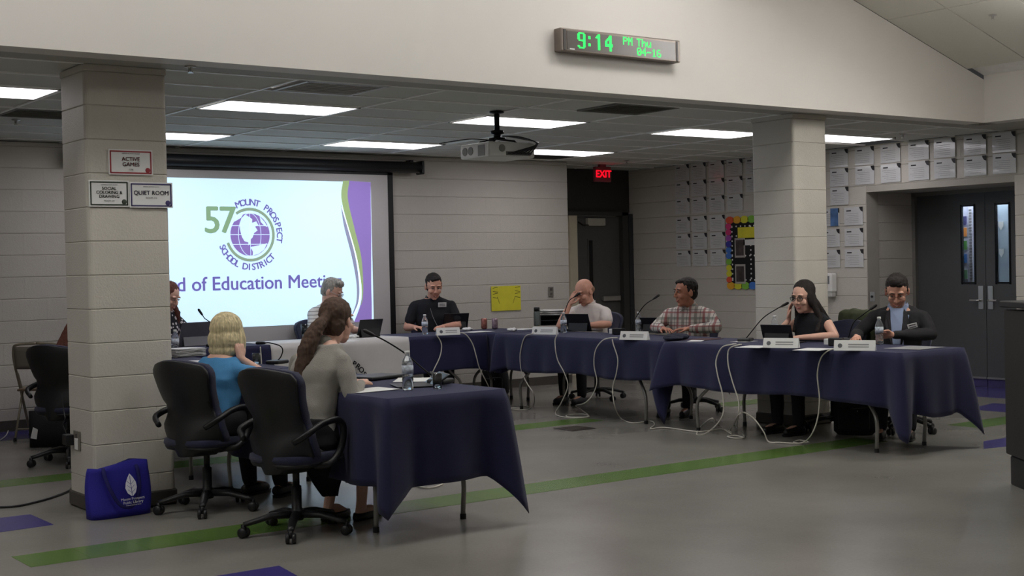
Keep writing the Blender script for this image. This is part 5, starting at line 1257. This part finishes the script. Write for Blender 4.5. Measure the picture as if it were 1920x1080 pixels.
# gooseneck microphones
def mic(base, pts, headp, label, plane=None, m=blkm):
    p = az(*base, TT); e = empty('gooseneck_microphone', (p.x, p.y, TT), 0, label, 'microphone', 'gooseneck microphones on the tables')
    MB().box((0, 0, .014), (.11, .15, .028), bev=.01, seg=2).xform(Matrix.Rotation(A_(-60), 4, 'Z')).build('mic_base', blk, e)
    P3 = [Vector((0, 0, .02))]+[Vector(q_)-Vector((p.x, p.y, TT)) for q_ in pts]; P3c = cr(P3, 8)
    MB().tube(P3c, .0045, 8).build('gooseneck', m, e, True); hv = (P3c[-1]-P3c[-2]).normalized(); h0 = P3c[-1]
    MB().tube([h0-hv*.01, h0, h0+hv*.012, h0+hv*.055, h0+hv*.065], [.005, .009, .011, .012, .006], 12).build('mic_head', blk, e, True)
def wp_(b, pl):  # pixel on the vertical plane through the base, across the view
    p = az(*b, TT); n = Vector((fw.x, fw.y, 0)); return lambda x, y: (lambda d: d*((p.x*n.x+p.y*n.y)/(d.x*n.x+d.y*n.y))+Vector((0, 0, H)))(ray(x, y))
for b, ps, l in (((1398, 640), [(1404, 628), (1430, 597), (1455, 580), (1466, 574)], 'black gooseneck microphone left of the sleeveless woman'),
                 ((1184, 629), [(1188, 604), (1207, 574), (1226, 560)], 'black gooseneck microphone pointing up between bald man and plaid shirt'),
                 ((1052, 622), [(1056, 596), (1066, 566), (1078, 556)], 'black gooseneck microphone by the bald man\'s covered face'),
                 ((1590, 640), [(1600, 606), (1618, 590), (1632, 580)], 'black gooseneck microphone behind the man in the blazer'),
                 ((404, 650), [(402, 612), (391, 602), (384, 597), (379, 590)], 'gooseneck microphone rising before the screen beside the floral top'),
                 ((826, 719), [(800, 697), (760, 663), (724, 640), (700, 628)], 'black gooseneck microphone reaching low from the nearest table'),
                 ((520, 682), [(527, 668), (530, 656), (524, 648), (506, 643), (496, 643)], 'black gooseneck microphone lying low between the two women')):
    f = wp_(b, 0); mic(b, [f(*q_) for q_ in ps], None, l)
# papers and small things
def sheet_at(px, py, ang, label, a=.28, b_=.216, m=paper, z=TT+.001, n=1, name='paper_sheet'):
    p = az(px, py, z)
    for k in range(n):
        o = MB().box((0, 0, 0), (a, b_, .0012)).build(name, m); o.location = (p.x+.004*k, p.y-.003*k, z+.0015*k); o.rotation_euler.z = ang+.12*k*(-1)**k
        tag(o, label if n == 1 else label+(', topmost' if k == n-1 else ', layer %d from the bottom' % (k+1)), 'paper')
sheet_at(692, 731, .1, 'white paper sheet on the nearest table beside the grey cardigan')
sheet_at(690, 707, .5, 'white paper sheet under the folder behind the grey cardigan')
sheet_at(775, 712, .9, 'white paper sheet under the tablet on the nearest table')
sheet_at(1525, 655, .3, 'white paper sheet left of the last name plate')
sheet_at(1415, 650, .3, 'white paper sheet by the sleeveless woman\'s microphone')
sheet_at(1715, 652, .1, 'grey folder lying before the man in the blazer', a=.36, b_=.3, m=mat('grey_folder', (150, 150, 152), .5), name='folder')
sheet_at(1395, 640, .2, 'white cable papers between the two right tables', a=.2, b_=.15)
sheet_at(1320, 636, .2, 'dark maroon folder in front of the plaid shirt man', a=.3, b_=.22, m=mat('maroon_folder', (66, 30, 32), .5), name='folder')
sheet_at(1305, 639, .6, 'white paper sheet beside the maroon folder', a=.2, b_=.12)
sheet_at(980, 617, .3, 'white paper sheet at the back corner by the smoky bottle')
sheet_at(895, 622, .1, 'white paper sheet under the drink cans', a=.3)
sheet_at(640, 640, .2, 'white paper sheet beneath the grey-haired person\'s hands', z=TT+.003)
p = az(1268, 636, TT); e = empty('jacket', (p.x, p.y, TT), .4, 'dark navy jacket folded on the table before the plaid shirt man', 'jacket')
q = MB(); q.ell((0, 0, .02), (.20, .10, .03)).ell((.12, .05, .018), (.13, .07, .025)).ell((-.12, -.03, .015), (.12, .08, .02)); o = q.remesh('folded_cloth', mat('navy_jacket', (24, 28, 46), .9), e, vox=.008, smooth=3, disp=.02, dscale=.05)
for v in o.data.vertices: v.co.z = max(v.co.z, .001)
p = az(700, 710, TT); e = empty('folder', (p.x+.02, p.y, TT), .25, 'black portfolio folder behind the bottle on the nearest table', 'folder')
MB().box((0, 0, .012), (.30, .22, .018), bev=.005).build('cover', blk, e); MB().box((0, 0, .010), (.285, .21, .012)).build('pages', paper, e)
# black power bricks near name plates
for (px_, py_, l) in ((1160, 627, 'black adapter box left of the plaid shirt man\'s name plate'), (1568, 648, 'black adapter box left of the last name plate')):
    p = az(px_, py_, TT); e = empty('adapter_box', (p.x, p.y, TT), A_(-70), l, 'adapter'); MB().box((0, 0, .03), (.11, .07, .06), bev=.006, seg=2).build('box_body', blk, e); MB().box((-.07, 0, .03), (.045, .05, .045), bev=.003).build('white_plug', whitep, e)
# organiser with papers
p = az(1036, 611, TT); e = empty('letter_tray', (p.x+.12, p.y+.12, TT), A_(-40), 'black letter tray stacked with papers by the smoky bottle', 'tray')
m = MB()
for z in (.004, .06, .115): m.box((0, 0, z), (.30, .24, .004))
for s in (-1, 1): m.box((s*.15, 0, .06), (.005, .24, .12))
m.box((0, .12, .06), (.30, .004, .12)); m.build('tray_frame', mat('dark_tray', (48, 50, 54), .5), e)
for k in range(9): o = MB().box((.004*(k % 3)-.02*(k % 2), .003*(k % 2), 0), (.30, .23, .003)).build('paper', paper, e); o.location.z = .120+.0065*k; o.rotation_euler = (.02*(k % 3-1), .05*(k % 2), .07*(k % 4-1.5))
# binders and papers in front of the floral top woman
def stackp(px, py, n, label, a=.28, b_=.21, ang=.2):
    p = az(px, py, TT); e = empty('paper_stack', (p.x, p.y, TT), ang, label, 'papers')
    for k in range(n): o = MB().box((0, 0, 0), (a, b_, .004)).build('paper', paper, e); o.location = (.006*math.sin(k*2.3), .006*math.cos(k*1.7), .004+.0085*k); o.rotation_euler = (0, .01*math.sin(k), .12*math.sin(k*1.9))
stackp(345, 668, 8, 'uneven stack of white papers beside the near pillar')
stackp(352, 686, 4, 'lower stack of white papers by the blonde woman', ang=-.2)
# crumpled white cloth and cable coil by the grey-haired person's tablet
for (px_, py_, l) in ((662, 634, 'crumpled white napkin left of the grey-haired person\'s tablet'), (960, 621, 'crumpled white napkin at the back corner near the smoky bottle'), (876, 620, 'small white napkin left of the drink cans')):
    p = az(px_, py_, TT); e = empty('napkin', (p.x, p.y, TT), 0, l, 'napkin'); q = MB(); q.ell((0, 0, .015), (.06, .045, .018)).ell((.04, .01, .014), (.035, .03, .014)); o = q.remesh('crumpled_paper', paper, e, vox=.006, smooth=1, disp=.03, dscale=.03)
    for v in o.data.vertices: v.co.z = max(v.co.z, .0)
# ================================================================== BAGS BELOW
def backpack(loc, ang, label, s=1., m=None):
    e = empty('backpack', (loc[0], loc[1], 0), ang, label, 'bag'); m = m or mat('black_nylon', (20, 20, 22), .7, bump=.3, bscale=200)
    q = MB(); q.loft([((0, 0, .0), .14*s, .08*s), ((0, 0, .03*s), .17*s, .105*s), ((0, -.005, .22*s), .17*s, .11*s), ((0, -.01, .36*s), .145*s, .085*s), ((0, -.01, .42*s), .08*s, .04*s)], 24, 3); q.build('bag_body', m, e, True)
    MB().box((0, -.115*s, .13*s), (.25*s, .04*s, .18*s), bev=.015, seg=2).build('front_pocket', m, e)
    zp = mat('zip_metal', (150, 150, 150), .3, metal=.8)
    for z in (.21, .31): MB().tube([(-.11*s, -.122*s, z*s), (.11*s, -.122*s, (z+.02)*s)], .002, 4).build('zip', zp, e); MB().ell((.03*s, -.13*s, (z-.01)*s), (.006, .006, .012)).build('zip_pull', zp, e)
    MB().tube(cr([(-.04*s, .02, .41*s), (-.03*s, .02, .46*s), (.03*s, .02, .46*s), (.04*s, .02, .41*s)], 5), .008, 8).build('top_handle', m, e)
p = az(1590, 818, 0); backpack((p.x+.15, p.y+.05), A_(-55), 'black zipped backpack under the table by the man in the blazer')
p = az(945, 745, 0); backpack((p.x+.1, p.y+.3), A_(-50), 'black backpack under the back corner of the tables', .9)
p = az(80, 842, 0)
tb2 = empty('tote_bag', (p.x+.12, p.y+.12, 0), A_(-35), 'black tote bag with a white print under the chair left of the near pillar', 'bag')
q = MB(); q.loft([((0, 0, .0), .18, .07), ((0, 0, .15), .185, .06), ((0, 0, .30), .19, .035)], 24, 4); q.build('bag_body', mat('black_nylon', (20, 20, 22)), tb2, True)
MB().poly([(-.16, -.062, .08), (-.11, -.064, .07), (-.10, -.058, .15), (-.14, -.054, .17)], (0, -.004, 0)).build('white_print', whitep, tb2)
MB().tube(cr([(-.08, -.03, .29), (-.07, -.04, .36), (.0, -.04, .40), (.07, -.04, .36), (.08, -.03, .29)], 5), .01, 8, flat=.4).build('handle', blk, tb2)
# floor outlet cover
p = az(1077, 804, 0); e = empty('floor_box', (p.x, p.y, 0), .0, 'dark square floor outlet cover near the table cables', 'outlet')
MB().box((0, 0, .003), (.26, .26, .006), bev=.002).build('cover_plate', mat('bronze_plate', (62, 56, 50), .4, metal=.4), e); MB().box((0, 0, .007), (.14, .14, .003)).build('lid', mat('bronze_plate2', (72, 66, 58), .4, metal=.4), e)
# ================================================================== CABLES
def c8(x, y): return (900+.3021*x, 640+.3021*y)
def c2(x, y): return (1360+x/3, 490+y/3)
def cable(pts, label, pl, r=.0055, m=cord, name='cable'):
    P = []
    for q_ in pts:
        k, x, y = q_[:3]
        if k == 'h': P.append(ax(x, y, pl) if pl < 9 else ay(x, y, pl))
        elif k == 't': v = az(x, y, TT+.006); P.append(v)
        else: v = az(x, y, .008); P.append(v)
    n = len(P); P = cr(P, 8)
    o = MB().tube(P, r, 6).build(name, m, None, True); tag(o, label, 'cable', 'white cables of the tables' if m is cord else None); return o
XH = 7.865
cable([('h', 818, 627), ('h', 826, 640), ('h', 828, 652), ('h', 824, 671), ('h', 813, 694), ('h', 806, 712), ('f', 800, 790)], 'white cable hanging left of the black polo man\'s name plate', 11.27)
cable([('h', 858, 622), ('h', 874, 628), ('h', 886, 645), ('h', 893, 668), ('h', 899, 690), ('h', 912, 716), ('h', 924, 740), ('f', 945, 775)], 'white cable hanging right of the black polo man\'s name plate', 11.27)
cable([('h', 1000, 625), ('h', 984, 632), ('h', *c8(252, 60)), ('h', *c8(250, 130)), ('h', *c8(262, 200)), ('h', *c8(295, 265)), ('h', *c8(335, 330)), ('f', *c8(332, 395)), ('f', *c8(290, 425)), ('f', *c8(200, 420)), ('f', *c8(190, 402)), ('f', *c8(250, 395)), ('f', *c8(305, 406)), ('f', *c8(250, 415)), ('f', *c8(195, 410))], 'white cable hanging left of the bald man\'s name plate, coiled below', 7.93)
cable([('h', 1044, 628), ('h', *c8(465, 5)), ('h', *c8(480, 110)), ('h', *c8(525, 200)), ('h', *c8(545, 280)), ('h', *c8(505, 380)), ('f', *c8(470, 440)), ('f', *c8(490, 464)), ('f', *c8(590, 476)), ('f', *c8(676, 468)), ('f', *c8(640, 452)), ('f', *c8(540, 458)), ('f', *c8(560, 470)), ('f', *c8(672, 466)), ('f', *c8(630, 425)), ('f', *c8(592, 400)), ('h', *c8(650, 383)), ('h', *c8(700, 330)), ('h', *c8(725, 250)), ('h', *c8(708, 150)), ('h', *c8(715, 60)), ('h', *c8(755, 0)), ('h', 1142, 634), ('h', 1158, 633)], 'white cable looping to the floor and up again before the bald man', 7.90)
cable([('h', 1148, 636), ('h', *c8(828, 20)), ('h', *c8(855, 110)), ('h', *c8(846, 200)), ('h', *c8(824, 290)), ('h', *c8(836, 400)), ('f', *c8(875, 478)), ('f', *c8(950, 506)), ('f', *c8(1060, 495)), ('f', *c8(1083, 518)), ('f', *c8(1060, 542)), ('f', *c8(1150, 535)), ('f', *c8(1350, 560)), ('f', *c8(1500, 545)), ('f', *c8(1560, 565))], 'white cable running along the floor from below the plaid shirt man', 7.90)
cable([('t', 1380, 645), ('h', 1371, 646), ('h', *c8(1500, 40)), ('h', *c8(1465, 120)), ('h', *c8(1475, 210)), ('h', *c8(1505, 330)), ('h', *c8(1510, 440)), ('h', *c8(1475, 510)), ('f', *c8(1400, 572)), ('f', *c8(1345, 577)), ('f', *c8(1380, 520)), ('h', *c8(1442, 478)), ('f', *c8(1480, 520)), ('f', *c8(1530, 558)), ('f', *c8(1560, 575))], 'white cable with a wide loop on the floor, left of two side by side', 7.84)
cable([('t', 1390, 646), ('h', 1384, 647), ('h', *c8(1545, 50)), ('h', *c8(1540, 140)), ('h', *c8(1570, 260)), ('h', *c8(1605, 370)), ('h', *c8(1605, 450)), ('f', *c8(1595, 530)), ('f', *c8(1640, 590)), ('f', *c8(1590, 602)), ('f', *c8(1535, 590)), ('f', *c8(1590, 585)), ('f', *c8(1640, 598))], 'white cable falling straight to a small coil, right of two side by side', 7.84)
cable([('f', *c8(1540, 565)), ('f', *c8(1580, 510)), ('h', *c8(1600, 462)), ('h', *c8(1640, 442)), ('h', *c8(1700, 480)), ('h', *c8(1760, 560)), ('f', *c8(1790, 622)), ('f', *c2(300, 1019)), ('f', *c2(400, 1024)), ('f', *c2(470, 1018)), ('f', *c2(420, 1006)), ('f', *c2(385, 1018)), ('f', *c2(430, 1022)), ('h', *c2(478, 985)), ('h', *c2(515, 900)), ('h', *c2(530, 780)), ('h', *c2(518, 640)), ('h', *c2(535, 550)), ('h', *c2(570, 508)), ('t', *c2(610, 492))], 'white cable rising in one long curve beside the last name plate', 7.84)
cable([('f', -60, 952), ('f', 20, 950), ('f', 60, 943), ('f', 100, 932), ('f', 134, 918), ('f', 150, 905)], 'black cord on the floor at far left leading to the near pillar', 7.8, r=.008, m=blk)
cable([('h', 488, 650), ('h', 490, 675), ('h', 491, 695), ('h', 496, 715)], 'white cable over the navy cloth left of the banner', 11.31)
cable([('f', 715, 905), ('f', 760, 905), ('f', 800, 915), ('f', 830, 905), ('f', 790, 890), ('f', 735, 893), ('f', 690, 900), ('f', 700, 885), ('f', 760, 880)], 'white cable tangled on the floor behind the nearest tablecloth', 7.8)
cable([('f', -20, 835), ('f', 10, 818), ('f', 25, 790), ('f', 60, 788)], 'pale cable on the floor by the folding chair', 7.8)
